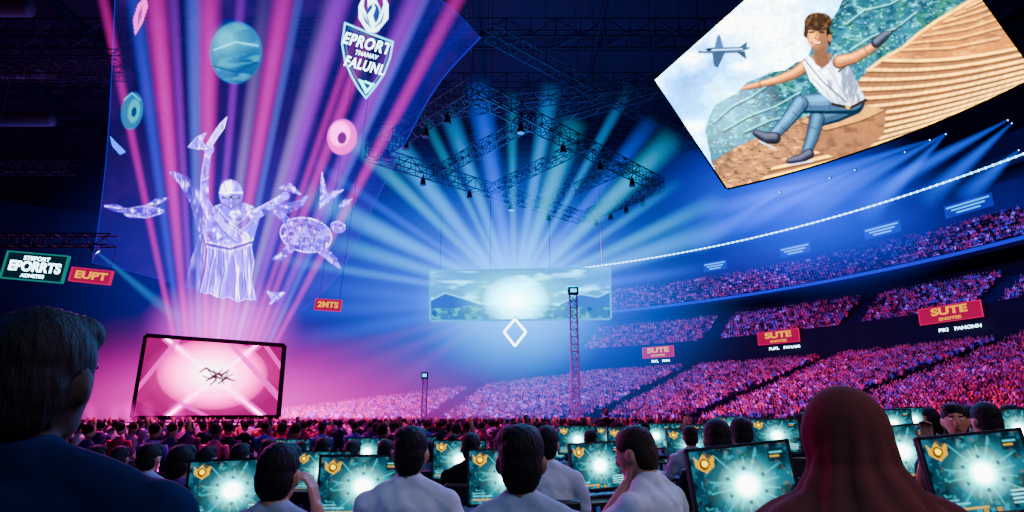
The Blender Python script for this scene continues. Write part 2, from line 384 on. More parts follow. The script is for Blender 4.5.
def put_person(label,px,py,Y,**k):
    sc=k.get('sc',1); p=at(px,py,Y); dz=p.z-1.322*sc
    r=person(label,(p.x,Y,dz),dz=dz,**k); return (r,dz,Y,k.get('yaw',0))
def make_chair():
    r=empty('office_chair',(0,0,0),0,'black office chair','chair')
    MB().box((0,.03,.42),(.46,.46,.07)).build('seat',M_blk,r,bevel=.02)
    bk=MB().box((0,-.215,.70),(.40,.05,.36)).build('backrest',M_blk,r,bevel=.02)
    MB().bar((0,-.16,.40),(0,-.215,.60),.05).build('back_bracket',M_metal,bk)
    MB().tube((0,0,.08),(0,0,.39),.025).build('column',M_metal,r)
    b=MB()
    for k in range(5):
        a=k*2*PI/5; b.bar((0,0,.09),(.28*math.cos(a),.28*math.sin(a),.06),.035); b.sph((.28*math.cos(a),.28*math.sin(a),.03),.03)
    b.build('base',M_metal,r); return r
chair0=make_chair(); chair_used=[False]
def chair(x,y,rz,dz,label,group):
    r=chair0 if not chair_used[0] else copy_tree(chair0); chair_used[0]=True
    r.location=(x,y,max(0,dz)); r.rotation_euler=(0,0,rz); r['label']=label; r['group']=group
C_white=cloth('white_shirt','#b4bed0'); C_grey=cloth('grey_shirt','#8490a6'); C_pale=cloth('pale_blue_shirt','#909cb6'); C_navy=cloth('navy_shirt','#0e1a3c'); C_dark=cloth('black_shirt','#11131c'); C_maroon=cloth('maroon_fabric','#5f3230',.1); C_purple=cloth('purple_shirt','#4a2a68')
near=[]
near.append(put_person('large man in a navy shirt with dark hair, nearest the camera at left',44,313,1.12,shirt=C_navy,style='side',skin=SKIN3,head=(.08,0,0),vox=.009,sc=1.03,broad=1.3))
near.append(put_person('person in a grey shirt resting the right hand against the cheek, left of centre',279,445,2.65,shirt=C_grey,Rr=((.24,.20,.74),(.125,.16,1.06),(-.25,-.05,1),(-1,.1,0),.5),vox=.007))
near.append(put_person('person in a white t-shirt with short dark hair, before the third monitor from the left',411,428,3.15,shirt=C_white,style='side',vox=.009))
near.append(put_person('person in a pale shirt with dark hair in the middle of the front row',521,427,2.3,shirt=C_pale,style='side',skin=SKIN2,vox=.009))
near.append(put_person('person in a white shirt leaning sideways, chin on hand, right of centre',661,424,3.0,yaw=R(48),shirt=C_white,hair=HAIRB,L=((-.20,.27,.80),(-.05,.165,1.05),(.15,-.05,1),(.6,-.6,0),.9),lean=(.16,.0),head=(.1,-.12,0),vox=.007))
near.append(put_person('woman in a maroon hijab and robe at front right',843,391,1.62,shirt=C_maroon,style='hijab',long=True,vox=.010))
near.append(put_person('person in a black shirt with dark hair behind the near right monitor',717,420,3.95,shirt=C_dark,vox=.010))
near.append(put_person('person in a white shirt just right of the black-shirted player',741,418,4.9,shirt=C_white,skin=SKIN2,vox=.011))
near.append(put_person('person in black sitting behind the monitor left of the middle player',471,434,5.6,shirt=C_dark,style='side',vox=.011))
near.append(put_person('person in a white shirt with dark hair right of the middle player',546,427,4.4,shirt=C_white,vox=.011))
near.append(put_person('woman turned towards the camera with a hand raised, right of the hijab',952,404,4.7,yaw=R(150),shirt=C_purple,style='long',L=((-.26,.12,.78),(-.2,.25,1.02),(.0,.1,1),(0,1,0),.5),Rr=((.27,.12,.78),(.20,.28,1.05),(0,.1,1),(0,1,0),.5),skin=SKIN,vox=.009))
near.append(put_person('person with short dark hair in navy left of the far right monitor',985,403,4.3,shirt=C_navy,vox=.011))
for r,dz,Y,yw in near:
    chair(r.location.x,Y,yw,dz,'black office chair under the '+' '.join(r['label'].replace(',','').split()[:9]),'players\' chairs')
protos=[]
mid=[(150,444,5.4),(181,446,4.6),(120,447,6.4),(206,447,6.2),(240,444,5.9),(323,438,7.2),(352,441,6.6),(385,440,7.4),(430,441,6.9),(502,437,6.6),(96,446,7.2),(590,430,8.6),(968,406,6.6),(1012,405,6.9),(875,408,7.4),(780,418,7.8),(690,426,7.2),(268,440,7.9),(300,442,8.4),(452,434,8.8),(632,428,8.9),(800,414,9.1),(930,408,8.2)]
for i in range(4):
    protos.append(person('',(0,0,0),shirt=(C_grey,C_purple,C_pale,C_navy)[i],skin=(SKIN,SKIN2)[i%2],style=('short','side','long','short')[i],vox=.015))
midc=['grey','purple','pale blue','navy']; used=set()
for i,(px,py,Y) in enumerate(mid):
    k=i%4; r=protos[k] if k not in used else copy_tree(protos[k]); used.add(k)
    p=at(px,py,Y); r.location=(p.x,Y,p.z-1.322); r.rotation_euler=(0,0,R(random.uniform(-15,15)))
    tag(r,'small seated player in a %s top, among the rows behind the front players'%midc[k],'person','players in the middle rows wearing %s'%midc[k])
    chair(p.x,Y,r.rotation_euler.z,p.z-1.322,'black office chair under a seated middle-row player','middle-row chairs')

# ================================================================ MONITORS AND DESKS
MW,MH=.56,.40
nx,ny=120,86
gx,gy=np.meshgrid(np.linspace(0,84,nx),np.linspace(0,60,ny))
pm=Paint(gx,gy); pm.fill('#0f3c50'); al=np.ones(pm.x.size)
pm.tex(al,'#1f6a80',14,3,.45); pm.tex(al,'#0a1a28',9,5,.52); pm.tex(al,'#8a7248',6,8,.64,.8); pm.tex(al,'#49b9c4',4,10,.66,.6)
for k in range(18):
    a=k*2*PI/18+.2; L=.75+.25*math.sin(k*2.4); pm.line([(44,30),(44+36*L*math.cos(a),30+31*L*math.sin(a))],1.3,'#5fd8e2',.6)
pm.glow(44,30,38,31,'#5fe0e8',.9,1.4); pm.glow(44,30,25,21,'#eafff8',1,.9); pm.ell(44,30,10,9,'#ffffff',1,0,.6)
for k in range(6):
    a=k*2*PI/6+.5; pm.ell(44+17*math.cos(a),30+13*math.sin(a),1.8,1.6,'#145a74',.7)
pm.poly([(4,4),(8,8),(12,3),(16,8),(21,4),(20,13),(13,18),(5,13)],'#f0b43a'); pm.poly([(8,9),(12,6),(17,9),(16,13),(12,16),(8,13)],'#7a4a14'); pm.ell(12.5,10.5,2.6,2.4,'#ffe09a')
for y in(45,48,51,54): pm.line([(62,y),(79,y)],1.1,'#d8f4f8',.8)
pm.line([(5,55),(40,55)],1.5,'#f0bb5a',.8); pm.line([(5,51),(26,51)],1.1,'#9fe5ee',.8); pm.line([(5,48),(18,48)],1.1,'#9fe5ee',.6); pm.poly([(66,4),(80,4),(80,14),(66,14)],'#08202f',.9); pm.line([(68,7),(78,7)],1.2,'#6fe0e8',.9); pm.line([(68,10),(75,10)],1.2,'#f0bb5a',.9)
for k in range(5): pm.poly([(30+k*5.5,56),(34+k*5.5,56),(34+k*5.5,59),(30+k*5.5,59)],'#c8902e' if k%2 else '#2aa0b8',.9)
M_mon=attr_emat('game_picture',1.2)
def make_monitor():
    r=empty('computer_monitor',(0,0,0),0,'','monitor')
    b=MB(); b.box((0,.018,0),(MW,.03,MH)); b.box((0,.045,-.02),(MW*.55,.04,MH*.5)); hs=b.build('housing',M_blk,r,bevel=.008)
    z=np.linspace(MH/2-.014,-MH/2+.020,ny); x=np.linspace(-MW/2+.013,MW/2-.013,nx); X,Z=np.meshgrid(x,z)
    V=np.stack([X.ravel(),np.full(X.size,-.001),Z.ravel()],1); grid_obj('screen',V,nx,ny,pm.c,M_mon,r,False)
    f=MB(); w=.016
    f.box((0,-.002,MH/2-w/2),(MW,.012,w)); f.box((0,-.002,-MH/2+.011),(MW,.012,.022)); f.box((-MW/2+w/2,-.002,0),(w,.012,MH)); f.box((MW/2-w/2,-.002,0),(w,.012,MH)); f.build('bezel',M_bez,hs)
    return r
mon0=make_monitor()
desk0=empty('gaming_desk',(0,0,0),0,'','desk')
MB().box((0,0,.735),(.9,.6,.03)).build('desk_top',M_desk,desk0,bevel=.006)
for sx in(-.41,.41):
    for sy in(-.26,.26): MB().box((sx,sy,.36),(.045,.045,.72)).build('leg',M_metal,desk0)
MONS=[(230,491,4.25,4,-2,'wide monitor at far left, between the left players'),(361,487,4.25,4,0,'monitor left of the white t-shirt player, teal burst on screen'),(506,477,4.75,3,-1,'monitor half hidden by the pale-shirted middle player'),
(599,466,5.6,24,-2,'monitor in the gap between the middle and leaning players'),(745,486,3.25,8,-5,'large near monitor left of the hijab, tilted slightly'),(981,474,3.25,3,-5,'largest monitor at the far right edge, right of the hijab'),
(322,472,6.3,0,0,'monitor peeking out behind the second large monitor from the left'),(459,460,6.6,-8,0,'small monitor right of the white t-shirt player'),(629,443,8.2,8,0,'small monitor directly left of the leaning player\'s head'),
(690,446,7.6,5,0,'small monitor directly right of the leaning player\'s head'),(776,436,7.6,-6,0,'small monitor above the large near right monitor'),(901,452,4.9,-6,-4,'monitor partly hidden by the right side of the hijab'),(1018,430,6.0,0,-3,'small monitor cut by the right frame edge'),
(577,440,9.2,5,0,'tiny far monitor left of the truss tower foot'),(893,424,8.8,0,0,'tiny far monitor above the hijab\'s right shoulder'),(366,452,9.3,0,0,'tiny far monitor above the second large monitor from the left')]
FAR='tiny far monitor glowing teal among the middle rows'
MONS+=[(a,b,c,d,0,FAR) for a,b,c,d in((655,436,10.2,5),(548,446,9.9,-4),(668,434,12,0),(707,437,10.4,6),(733,428,11.4,-3),(754,431,9.8,3),(818,424,10.4,0),(845,421,11.8,4),(872,430,9.6,-4),(914,420,10.2,0),(420,449,10.8,0),(292,452,10.2,3),(612,438,11.4,0),(520,444,11,0))]
for i,(px,py,Y,yw,rl,lab) in enumerate(MONS):
    r=mon0 if i==0 else copy_tree(mon0); p=at(px,py,Y); r.location=p; r.rotation_euler=Euler((R(-4),R(rl),R(yw)),'XYZ'); r['label']='black '+lab if lab!=FAR else lab; r['group']='game monitors' if lab!=FAR else 'tiny far monitors'
    q=MB(); q.bar((0,.06,-.02),(0,.085,.785-p.z),.05,.03); nk=q.build('stand_neck',M_blk,r,bevel=.005)
    q=MB(); q.box((0,.06,.760-p.z),(.24,.18,.018)); q.build('stand_foot',M_blk,nk,bevel=.005)
    d=desk0 if i==0 else copy_tree(desk0); d.location=(p.x,Y+.02,0); d.rotation_euler=(0,0,R(yw)); d['label']='dark desk carrying the '+lab.split(',')[0] if lab!=FAR else 'dark desk under a tiny far monitor'; d['group']='gaming desks' if lab!=FAR else 'tiny far desks'
# ================================================================ SETTING
ZC=56.
def disc(name,r,z,mat):
    mb=MB(); n=64; mb.add([rp(r,2*PI*i/n,z) for i in range(n)]+[rp(r,2*PI*i/n,z-.3) for i in range(n)],[tuple(range(n)),tuple(range(2*n-1,n-1,-1))]+[(i,(i+1)%n,n+(i+1)%n,n+i) for i in range(n)])
    return tag(mb.build(name,mat),kind='structure')
disc('floor',150,0,M_floor); disc('ceiling',150,ZC+.3,M_ceil)
def sweep(name,prof,a0,a1,mat,step=2.):
    n=max(2,int(math.ceil((a1-a0)/step))+1); m=len(prof); vs=[];fs=[]
    for i in range(n):
        a=R(a0+(a1-a0)*i/(n-1)); vs+=[rp(r,a,z) for r,z in prof]
    for i in range(n-1):
        for j in range(m):
            k=(j+1)%m; fs.append((i*m+j,(i+1)*m+j,(i+1)*m+k,i*m+k))
    fs+=[tuple(range(m)),tuple((n-1)*m+j for j in range(m-1,-1,-1))]
    return tag(MB().add(vs,fs).build(name,mat),kind='structure')
sweep('wall_back',[(147,-.2),(147,ZC),(147.4,ZC),(147.4,-.2)],0,360,M_wall,4)
LDR=.88; LR0,LZ0=36.*K,.75; LN=int(18.0*K/LDR); LDZ=(Kz(6.9)-1.45-LZ0)/(LN-1)
def stairs(n,r0,z0,dr,dz,base):
    p=[(r0,base)]
    for k in range(n): p+=[(r0+k*dr,z0+k*dz),(r0+(k+1)*dr,z0+k*dz)]
    p.append((r0+n*dr,base)); return p
AEND=60
def nrows(a): return LN if a<AEND else max(4,int(LN*(1-(a-AEND)*.021)))
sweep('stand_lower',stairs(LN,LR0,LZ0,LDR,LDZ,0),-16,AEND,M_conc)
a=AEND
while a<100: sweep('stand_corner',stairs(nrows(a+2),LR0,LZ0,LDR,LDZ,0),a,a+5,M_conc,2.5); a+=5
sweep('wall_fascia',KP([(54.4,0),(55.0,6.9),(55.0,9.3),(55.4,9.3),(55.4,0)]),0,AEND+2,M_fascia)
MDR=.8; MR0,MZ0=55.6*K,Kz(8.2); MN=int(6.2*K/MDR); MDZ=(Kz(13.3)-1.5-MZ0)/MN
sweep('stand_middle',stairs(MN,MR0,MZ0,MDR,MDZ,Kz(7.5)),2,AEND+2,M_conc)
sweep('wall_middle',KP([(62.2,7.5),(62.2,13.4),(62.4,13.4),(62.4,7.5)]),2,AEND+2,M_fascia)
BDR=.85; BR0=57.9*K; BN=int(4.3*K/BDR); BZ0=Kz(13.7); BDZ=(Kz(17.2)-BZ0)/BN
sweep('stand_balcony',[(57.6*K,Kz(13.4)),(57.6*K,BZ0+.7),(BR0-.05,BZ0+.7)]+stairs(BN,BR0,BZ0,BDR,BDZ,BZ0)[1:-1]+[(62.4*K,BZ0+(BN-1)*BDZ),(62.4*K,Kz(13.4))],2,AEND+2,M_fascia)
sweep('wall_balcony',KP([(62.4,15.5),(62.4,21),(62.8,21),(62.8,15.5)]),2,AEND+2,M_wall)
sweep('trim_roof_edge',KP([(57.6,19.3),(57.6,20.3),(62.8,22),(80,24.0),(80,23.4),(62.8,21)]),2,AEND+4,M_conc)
tag(sweep('trim_light_ribbon',[(57.5*K,BZ0+.05),(57.5*K,BZ0+.5),(57.58*K,BZ0+.5),(57.58*K,BZ0+.05)],3,AEND+2,emat('ribbon_blue','#2a5ce0')))
for k in range(9):
    mb=MB(); y=32+k*13; truss(mb,(-84,y,50),(76,y,50),2.6,50,.12); tag(mb.build('roof_truss',M_metal),kind='structure')
for k in range(9):
    mb=MB(); x=-78+k*18; mb.bar((x,20,53.5),(x,150,53.5),.4,.7); tag(mb.build('roof_purlin',M_metal),kind='structure')
for k,(y,z) in enumerate(((34,22),(38,25.5),(42,19),(46,29))):
    mb=MB(); x1=-27 if k<2 else -32; truss(mb,(-58,y,z),(x1,y,z),.8,30,.04)
    for x in(-48,-38): mb.tube((x,y,z+.4),(x,y,ZC),.03,5)
    tag(mb.build('catwalk_truss',M_cat),kind='structure')
ZS=at(60,240,31.6).z
mb=MB(); truss(mb,(-52,31.7,ZS),(-21.2,31.7,ZS),.6,40,.035)
for x in(-46,-34): mb.tube((x,31.7,ZS+.3),(x,31.7,ZC),.03,5)
tag(mb.build('catwalk_truss',M_cat),kind='structure')
for k,nm in enumerate(('nearest','middle','farthest')):
    mb=MB(); mb.tube((-70,40+k*7,31-k),(-36-k*4,40+k*7,31-k),.7,14); tag(mb.build('air_duct',M_cat,None,True),'round dark air duct under the roof at upper left, %s of three'%nm,'duct','roof ducts')

# ================================================================ BIG TRANSLUCENT BANNER
def Yb(px,py): return 35-3.2*((px-285)/190)**2
nx,ny=400,370
s,t=np.meshgrid(np.linspace(0,1,nx),np.linspace(0,1,ny))
def curve(pts,q):
    pts=np.array(pts,float)
    for _ in range(3):   # round the corners of the outline
        a=(pts[:-1]*3+pts[1:])/4; b=(pts[:-1]+pts[1:]*3)/4; pts=np.vstack([pts[:1],np.stack([a,b],1).reshape(-1,2)[1:-1],pts[-1:]])
    d=np.r_[0,np.cumsum(np.hypot(*np.diff(pts,axis=0).T))]; d/=d[-1]
    return np.interp(q,d,pts[:,0]),np.interp(q,d,pts[:,1])
TL,TR,BR,BL=(116,-45),(481,38),(304,311),(92,263)
tx,ty=curve([TL,(240,-42),(360,-36),(440,-6),TR],s); bx,by=curve([BL,(150,276),(220,299),(268,308),BR],s)
lx,ly=curve([TL,(112,60),(107,150),(99,220),BL],t); rx,ry=curve([TR,(438,82),(402,150),(374,205),(342,275),BR],t)
gxx=(1-t)*tx+t*bx+(1-s)*lx+s*rx-((1-s)*(1-t)*TL[0]+s*(1-t)*TR[0]+s*t*BR[0]+(1-s)*t*BL[0])
gyy=(1-t)*ty+t*by+(1-s)*ly+s*ry-((1-s)*(1-t)*TL[1]+s*(1-t)*TR[1]+s*t*BR[1]+(1-s)*t*BL[1])
pb=Paint(gxx,gyy); pb.fill('#2a2cc0',.22); one=np.ones(pb.x.size)
pb.glow(110,40,150,200,'#161c70',.8,1); pb.glow(240,230,190,170,'#7a40f0',.8,1); pb.glow(400,110,120,140,'#1450c8',.8,1); pb.tex(one,'#7a50f0',26,11,.55,.3)
edge=(np.minimum(np.minimum(s,1-s)*1.5,np.minimum(t,1-t)*1.5).ravel()<.004).astype(float); pb.put(edge,'#6a78f0',.6,.4)
for q,a in((.05,.35),(.09,.2),(.14,.25)): pb.put(np.clip(1-np.abs((1-s).ravel()-q)*40,0,1),'#5f7eff',a)
LO,MI,HI,DK='#8f8cf4','#c9c8ff','#ffffff','#4a45b8'
def form(m,seed,al=.66,c='#a09df8',sx=4,sy=11):   # softly shaded glowing figure area
    pb.put(m,c,1,al); pb.tex(m,'#dcdbff',sx,seed,.46,.8,sy,4); pb.tex(m,DK,sx*.9,seed+3,.55,.7,sy*.9,4); pb.tex(m,HI,sx*.6,seed+6,.62,.8,sy*.8,5)
def oln(pts,w=.8,a=.8): pb.line(list(pts)+[pts[0]],w,HI,a,.8)
def ink(pts,w=.7,c='#ffffff',a=.75): pb.line(pts,w,c,a)
pb.ell(236,53,26,31,'#0f98cc',1,.1,.08,.97); pb.ell(230,46,20,23,'#22c4ea',.85,.1,.5); pb.ell(226,40,10,11,'#7feaff',.7,.1,.8); pb.ell(248,68,16,18,'#075a9e',.7,.3,.6); pb.tex(pb.emask(236,53,24,29),'#5fdcf4',16,61,.56,.6,5); ink([(214,50),(236,42),(258,46)],1.6,'#bff4ff',.7); ink([(213,66),(236,72),(257,62)],1.4,'#06508c',.7)
pb.ell(132,111,11,19,'#1290c0',1,.15,.12,.97); pb.ell(134,111,6,12,'#4fd8ee',.9,.15,.2); pb.ell(134,112,2.5,5,'#0c4f8a',1,.15,.2); ink([(124,100),(132,93),(140,100)],1,'#aef0ff')
pb.ell(342,137,15,18,'#f0a4dc',1,.1,.1,.97); pb.ell(340,134,10,12,'#ffd8ee',1,.1,.3); pb.ell(342,138,4.5,6,'#8a3fa0',1,.1,.2)
pb.poly([(135,36),(133,20),(138,4),(146,-4),(148,6),(143,22)],'#f7b7dc',.9,.8); pb.poly([(137,28),(138,14),(143,4),(142,16)],'#a455b8',.8)
pb.poly([(110,136),(116,142),(126,152),(120,155),(112,146)],'#bcd6ff',.8,.7)
# robed statue: trailing cape, robe, arms, helmet
m=pb.limb([(172,173,4),(184,181,11),(198,200,16),(203,228,12)],LO,1,.6); form(m,71,.6,LO)
m=pb.limb([(203,238,9),(198,262,15),(192,288,14)],LO,1,.55); form(m,72,.55,'#7f7ce8',3,24)
g=[(207,216),(214,207),(224,203),(243,203),(253,207),(260,216),(255,232),(251,246),(254,262),(251,280),(256,300),(246,299),(238,302),(228,297),(219,299),(210,293),(200,294),(206,270),(208,250),(204,234)]
form(pb.mask(g),73,.8,'#aaa8fa',3.2,26); oln(g)
up=[(207,216),(224,203),(243,203),(260,216),(255,234),(250,245),(209,245),(204,234)]; form(pb.mask(up),74,.8,'#b2b0fc',7,7)
for pts in([(211,214),(222,230),(236,242)],[(217,209),(229,224),(246,236)],[(256,214),(246,226),(232,236)],[(250,208),(242,220),(228,230)]): ink(pts,.9,DK,.7); ink([(x_+1.3,y_-.8) for x_,y_ in pts],.7)
ink([(207,244),(230,249),(252,242)],2.4,DK,.9); ink([(207,242),(230,247),(252,240)],.8); ink([(208,247),(230,252),(251,245)],.8)
for pts in([(214,252),(209,272),(206,292)],[(224,253),(224,272),(219,296)],[(233,253),(236,274),(234,298)],[(243,250),(244,272),(248,298)]): ink(pts,1,DK,.75); ink([(x_+1.4,y_) for x_,y_ in pts],.7)
m=pb.limb([(212,216,11),(204,200,9),(205,176,7.5),(208,154,6)],MI,1,.8); form(m,80,.8,'#b2b0fc',4,7); ink([(208,214),(200.5,198),(201.5,174),(205,154)],.7); ink([(217,212),(209,197),(209,176),(211,155)],.8,DK,.7); ink([(202,183),(209,180)],1.2,DK); ink([(202,180),(209,177)],.8)
pb.ell(209,149,5,5.5,MI,1,0,.2,.85); ink([(205,147),(212,145)],.8,DK); ink([(206,151),(212,149)],.7,DK)
g=[(207,144),(213,134),(220,124),(227,117),(224,128),(217,138),(211,147)]; form(pb.mask(g),75,.85,'#d4d4ff'); oln(g); g=[(188,147),(197,137),(206,133),(202,141),(207,149),(198,149)]; form(pb.mask(g),76,.75); oln(g,.7)
m=pb.limb([(255,215,11),(268,207,8.5),(282,198,6.5)],MI,1,.8); form(m,81,.8,'#b2b0fc',5,4); ink([(255,210),(268,203),(282,195)],.7); ink([(257,221),(270,211.5),(283,202)],.8,DK,.7); pb.ell(285,196,4.5,4,MI,1,0,.2,.85); ink([(283,194),(288,195)],.7,DK)
m=pb.limb([(266,211,8),(284,209,11),(300,204,7),(307,196,2)],LO,1,.6); form(m,78,.65,LO,9,3)
pb.ell(231,194,12,14,'#c4c3ff',1,0,.1,.9); pb.ell(227,188,6.5,8,'#ffffff',.8,0,.6); pb.ell(236,200,7,9,'#7d79e0',.7,0,.6); ink([(220,192.5),(242,192.5)],1.6,'#ffffff',.9); ink([(223,197.5),(239,197.5)],2.8,'#2c2890',.95); ink([(225,197),(229,197.5)],1,'#e8f4ff'); ink([(233,197.5),(237,197)],1,'#e8f4ff'); ink([(231,199),(231,207)],.9); ink([(231,180),(231,192)],1); ink([(224,183),(226,192)],.7,DK); ink([(238,183),(236,192)],.7,DK); pb.line([(221,203),(231,208.5),(241,203)],1.1,DK,.9)
for k in range(4): ink([(225+k*3,202),(226+k*3,206)],.7,DK,.8)
# winged fish, shelled creature, bird and small pieces
m=pb.emask(144,212,20,6,-.08); form(m,85,.65,'#8c8cf4',5,3); m=pb.limb([(126,211,5),(116,208,7),(105,206,2)],LO,1,.55); form(m,86,.55,LO,6,2); m=pb.limb([(146,208,5),(156,202,6),(168,198,1.5)],LO,1,.55); form(m,87,.55,LO,5,3)
ink([(105,206),(124,209),(146,205.5),(164,211)],.7); ink([(124,214),(146,218),(164,212)],.7); pb.ell(159,211,1.2,1.2,'#ffffff')
for k in range(6): ink([(130+k*5,208),(131.5+k*5,216)],.6,DK,.7)
m=pb.emask(306,235,26,17,.18); form(m,89,.6,'#8580ec',5,5)
for k in range(7): ink([(285+k*7,224+k*.8),(289+k*7,237),(286+k*7,250)],.7,'#e8e6ff',.8); ink([(286.5+k*7,224+k*.8),(290.5+k*7,237),(287.5+k*7,250)],.7,DK,.6)
for k in range(4): ink([(283+k,226+k*6),(307,222+k*7),(331-k,230+k*5)],.7,'#e8e6ff',.7)
th=np.linspace(0,2*PI,30); pb.line([(306+26*math.cos(q)*math.cos(.18)-17*math.sin(q)*math.sin(.18),235+26*math.cos(q)*math.sin(.18)+17*math.sin(q)*math.cos(.18)) for q in th],.9,HI,.85,.8)
m=pb.emask(338,227,8,6,.2); form(m,95,.7,'#a4a1fa',3,3); ink([(331,224),(338,221),(345,226)],.7); pb.ell(341,226,1.1,1.1,'#1c1870')
for q in([(290,248,9),(282,256,8),(273,259,2)],[(322,250,9),(333,260,8),(340,268,2)],[(290,224,7),(282,216,7),(276,214,2)]):
    m=pb.limb(q,LO,1,.6); form(m,96,.6,LO,4,4)
for q in([(324,200,8),(323,188,6),(322,173,1)],[(326,200,7),(334,194,6),(343,190,1)],[(322,203,6),(320,208,2)],[(340,206,2),(346,203,7),(352,199,1)],[(268,292,3),(275,297,9),(284,293,2)],[(270,304,1),(276,298,6)],[(280,188,2),(289,187,8),(300,194,2)]):
    m=pb.limb(q,'#a8a8fc',1,.7); form(m,97,.7,'#b0b0fc',3,3); ink([(a_,b_) for a_,b_,_ in q],.7)
# emblem: slim faceted shield under a flame crest
sh=[(345,23),(369,33),(393,42),(390,58),(384,74),(375,87),(366,98),(359,89),(352,77),(345,61),(342,44)]
pb.put(pb.mask(sh),'#0e2a66',.9,.9); pb.poly([(369,33),(393,42),(390,58),(384,74),(375,87),(366,98)],'#0a1f50',.8); pb.line(sh+[sh[0]],1.8,'#c0f2ff',1,1)
si=[(367+(a-367)*.84,59+(b-59)*.86) for a,b in sh]; pb.line(si+[si[0]],1.0,'#4fb0e8',.9)
pb.poly([(348,28),(389,44),(387,52),(346,36)],'#1b4f9a',.8)
for q in([(371,26,13),(363,17,9),(361,7,5),(364,-4,1.2)],[(372,24,14),(374,10,13),(371,-4,7),(375,-16,1.2)],[(374,26,13),(384,17,9),(386,5,5),(383,-6,1.2)]): pb.limb(q,'#f2fbff',1,.97)
pb.ell(373,14,6.5,10.5,'#1c5fb0',1,.12,.15,.97); pb.limb([(373,24,5),(370,16,5.5),(374,8,3),(372,2,.8)],'#f2fbff',1,.97); pb.limb([(363,14,.8),(366,22,2),(371,27,1)],'#1c5fb0',1); pb.limb([(384,13,.8),(381,22,2),(375,27,1)],'#1c5fb0',1)
pb.poly([(358,79),(375,84),(366,94)],'#d8f6ff',1,.95); pb.poly([(363,82),(371,85),(367,90)],'#1c5fb0')
ban=empty('projection_banner',(at(285,309,35).x,35,at(285,309,35).z),0,'huge translucent curved projection banner of a robed statue and planets, at upper left','banner')
col=pb.c.copy(); aa=col[:,3:4]; col[:,:3]=agx_inv(np.clip(col[:,:3],0,1),6)*np.clip(aa*1.15,0,1); col[:,3]=np.clip(col[:,3]*.72+.25*(col[:,3]>.93),0,1)
V=at_np(pb.x,pb.y,Yb(pb.x,pb.y)); grid_obj('projection',V,nx,ny,col,attr_emat('banner_light',1,True),ban,conv=False)
M_txt=emat('pale_letters','#f4fbff')
for st,px,py,sz,sx in(('EPRORT',367,44,1.1,.72),('THANAV',366.5,55,.42,.8),('FALUNL',364.5,66,.97,.68)):
    text_mesh(st,sz,M_txt,ban,'lettering',at(px,py,Yb(px,py)-.35),R(16),.02,sx,True,1.12)
cables(at_np(np.array([124.,200,300,380]),np.array([-42.,-38,-34,-20]),Yb(np.array([124.,200,300,380]),0)),ZC,.012,ban,M_metal)
# ================================================================ TOP RIGHT SCREEN
qc=[(655,80),(890,-129),(1036,76),(727,188)]; SAG=11
nx,ny=470,350
x,y=quad_grid(qc,nx,ny,SAG); pr=Paint(x,y); pr.fill('#dcebfa'); one=np.ones(pr.x.size)
pr.glow(690,70,75,75,'#98c6f2',.9,1); pr.tex(one,'#ffffff',30,21,.42,1,22,3); pr.glow(770,30,80,50,'#ffffff',.9,1)
mt=pr.mask([(712,165),(705,130),(709,116),(716,104),(726,99),(738,92),(747,82),(758,78),(771,72),(785,70),(796,62),(806,60),(815,40),(826,28),(838,10),(850,-20),(1010,-130),(1010,20),(900,62),(840,112),(760,152),(730,175)])
pr.put(mt,'#3c8fa8'); pr.tex(mt,'#175672',16,4,.45,.85,11,4); pr.tex(mt,'#4aa07c',10,15,.52,.65,8,4); pr.tex(mt,'#8fd8e0',7,9,.58,.85,5,4); pr.tex(mt,'#0f4252',4,17,.58,.8,3,5); pr.tex(mt,'#c4f0f4',2.6,19,.64,.8,1.8,5); pr.glow(725,110,60,60,'#d2eaf6',.7,1)
for pts in([(714,124),(732,108),(752,98),(772,84)],[(724,132),(748,118),(776,108),(800,94)],[(846,26),(864,12),(890,6),(912,-6)],[(850,52),(872,38),(896,30),(916,14)],[(744,134),(770,122),(796,116)]): pr.line(pts,2.2,'#0f4656',.6); pr.line([(a,b-2) for a,b in pts],1.5,'#d8f6f0',.6)
g=pr.mask([(712,162),(727,205),(870,170),(850,104),(815,112),(770,132),(740,145)]); pr.put(g,'#cc9c78'); pr.tex(g,'#8a5c44',9,31,.5,.8,5,3); pr.tex(g,'#f0cca6',5,33,.58,.9,3,4); pr.tex(g,'#54392e',4,38,.64,.8,2)
stp=[(838,114),(850,92),(866,72),(884,60),(902,50),(918,36),(932,24),(954,8),(978,-6),(1004,-40),(1050,98),(727,215),(775,165),(838,140)]
g=pr.mask(stp); pr.put(g,'#dca074'); pr.tex(g,'#b07450',18,35,.48,.7,5,3); pr.tex(g,'#f8d4a8',9,37,.56,.6,3,3)
for k in range(13):    # rounded steps: curved treads with a dark riser line and a lit nose
    x0,y0=872-k*9.5,62+k*10; x1,y1=1050,44+k*7.2-k*k*.3; pts=[(x0+(x1-x0)*q,y0+(y1-y0)*q+9*math.sin(PI*q)*(1-.3*q)) for q in np.linspace(0,1,9)]
    m=pr.lmask([(a,b+2.5) for a,b in pts],5)*g; pr.put(m,'#9a6442',.5); m=pr.lmask(pts,1.3)*g; pr.put(m,'#5e3822',.85); m=pr.lmask([(a,b-2.8) for a,b in pts],2.8)*g; pr.put(m,'#ffe8c8',.85)
for k in range(26):
    xx=868+k*7.2; m=pr.lmask([(xx,66),(xx-22,120),(xx-50,150)],.9)*g; pr.put(m,'#7a4a30',.25)
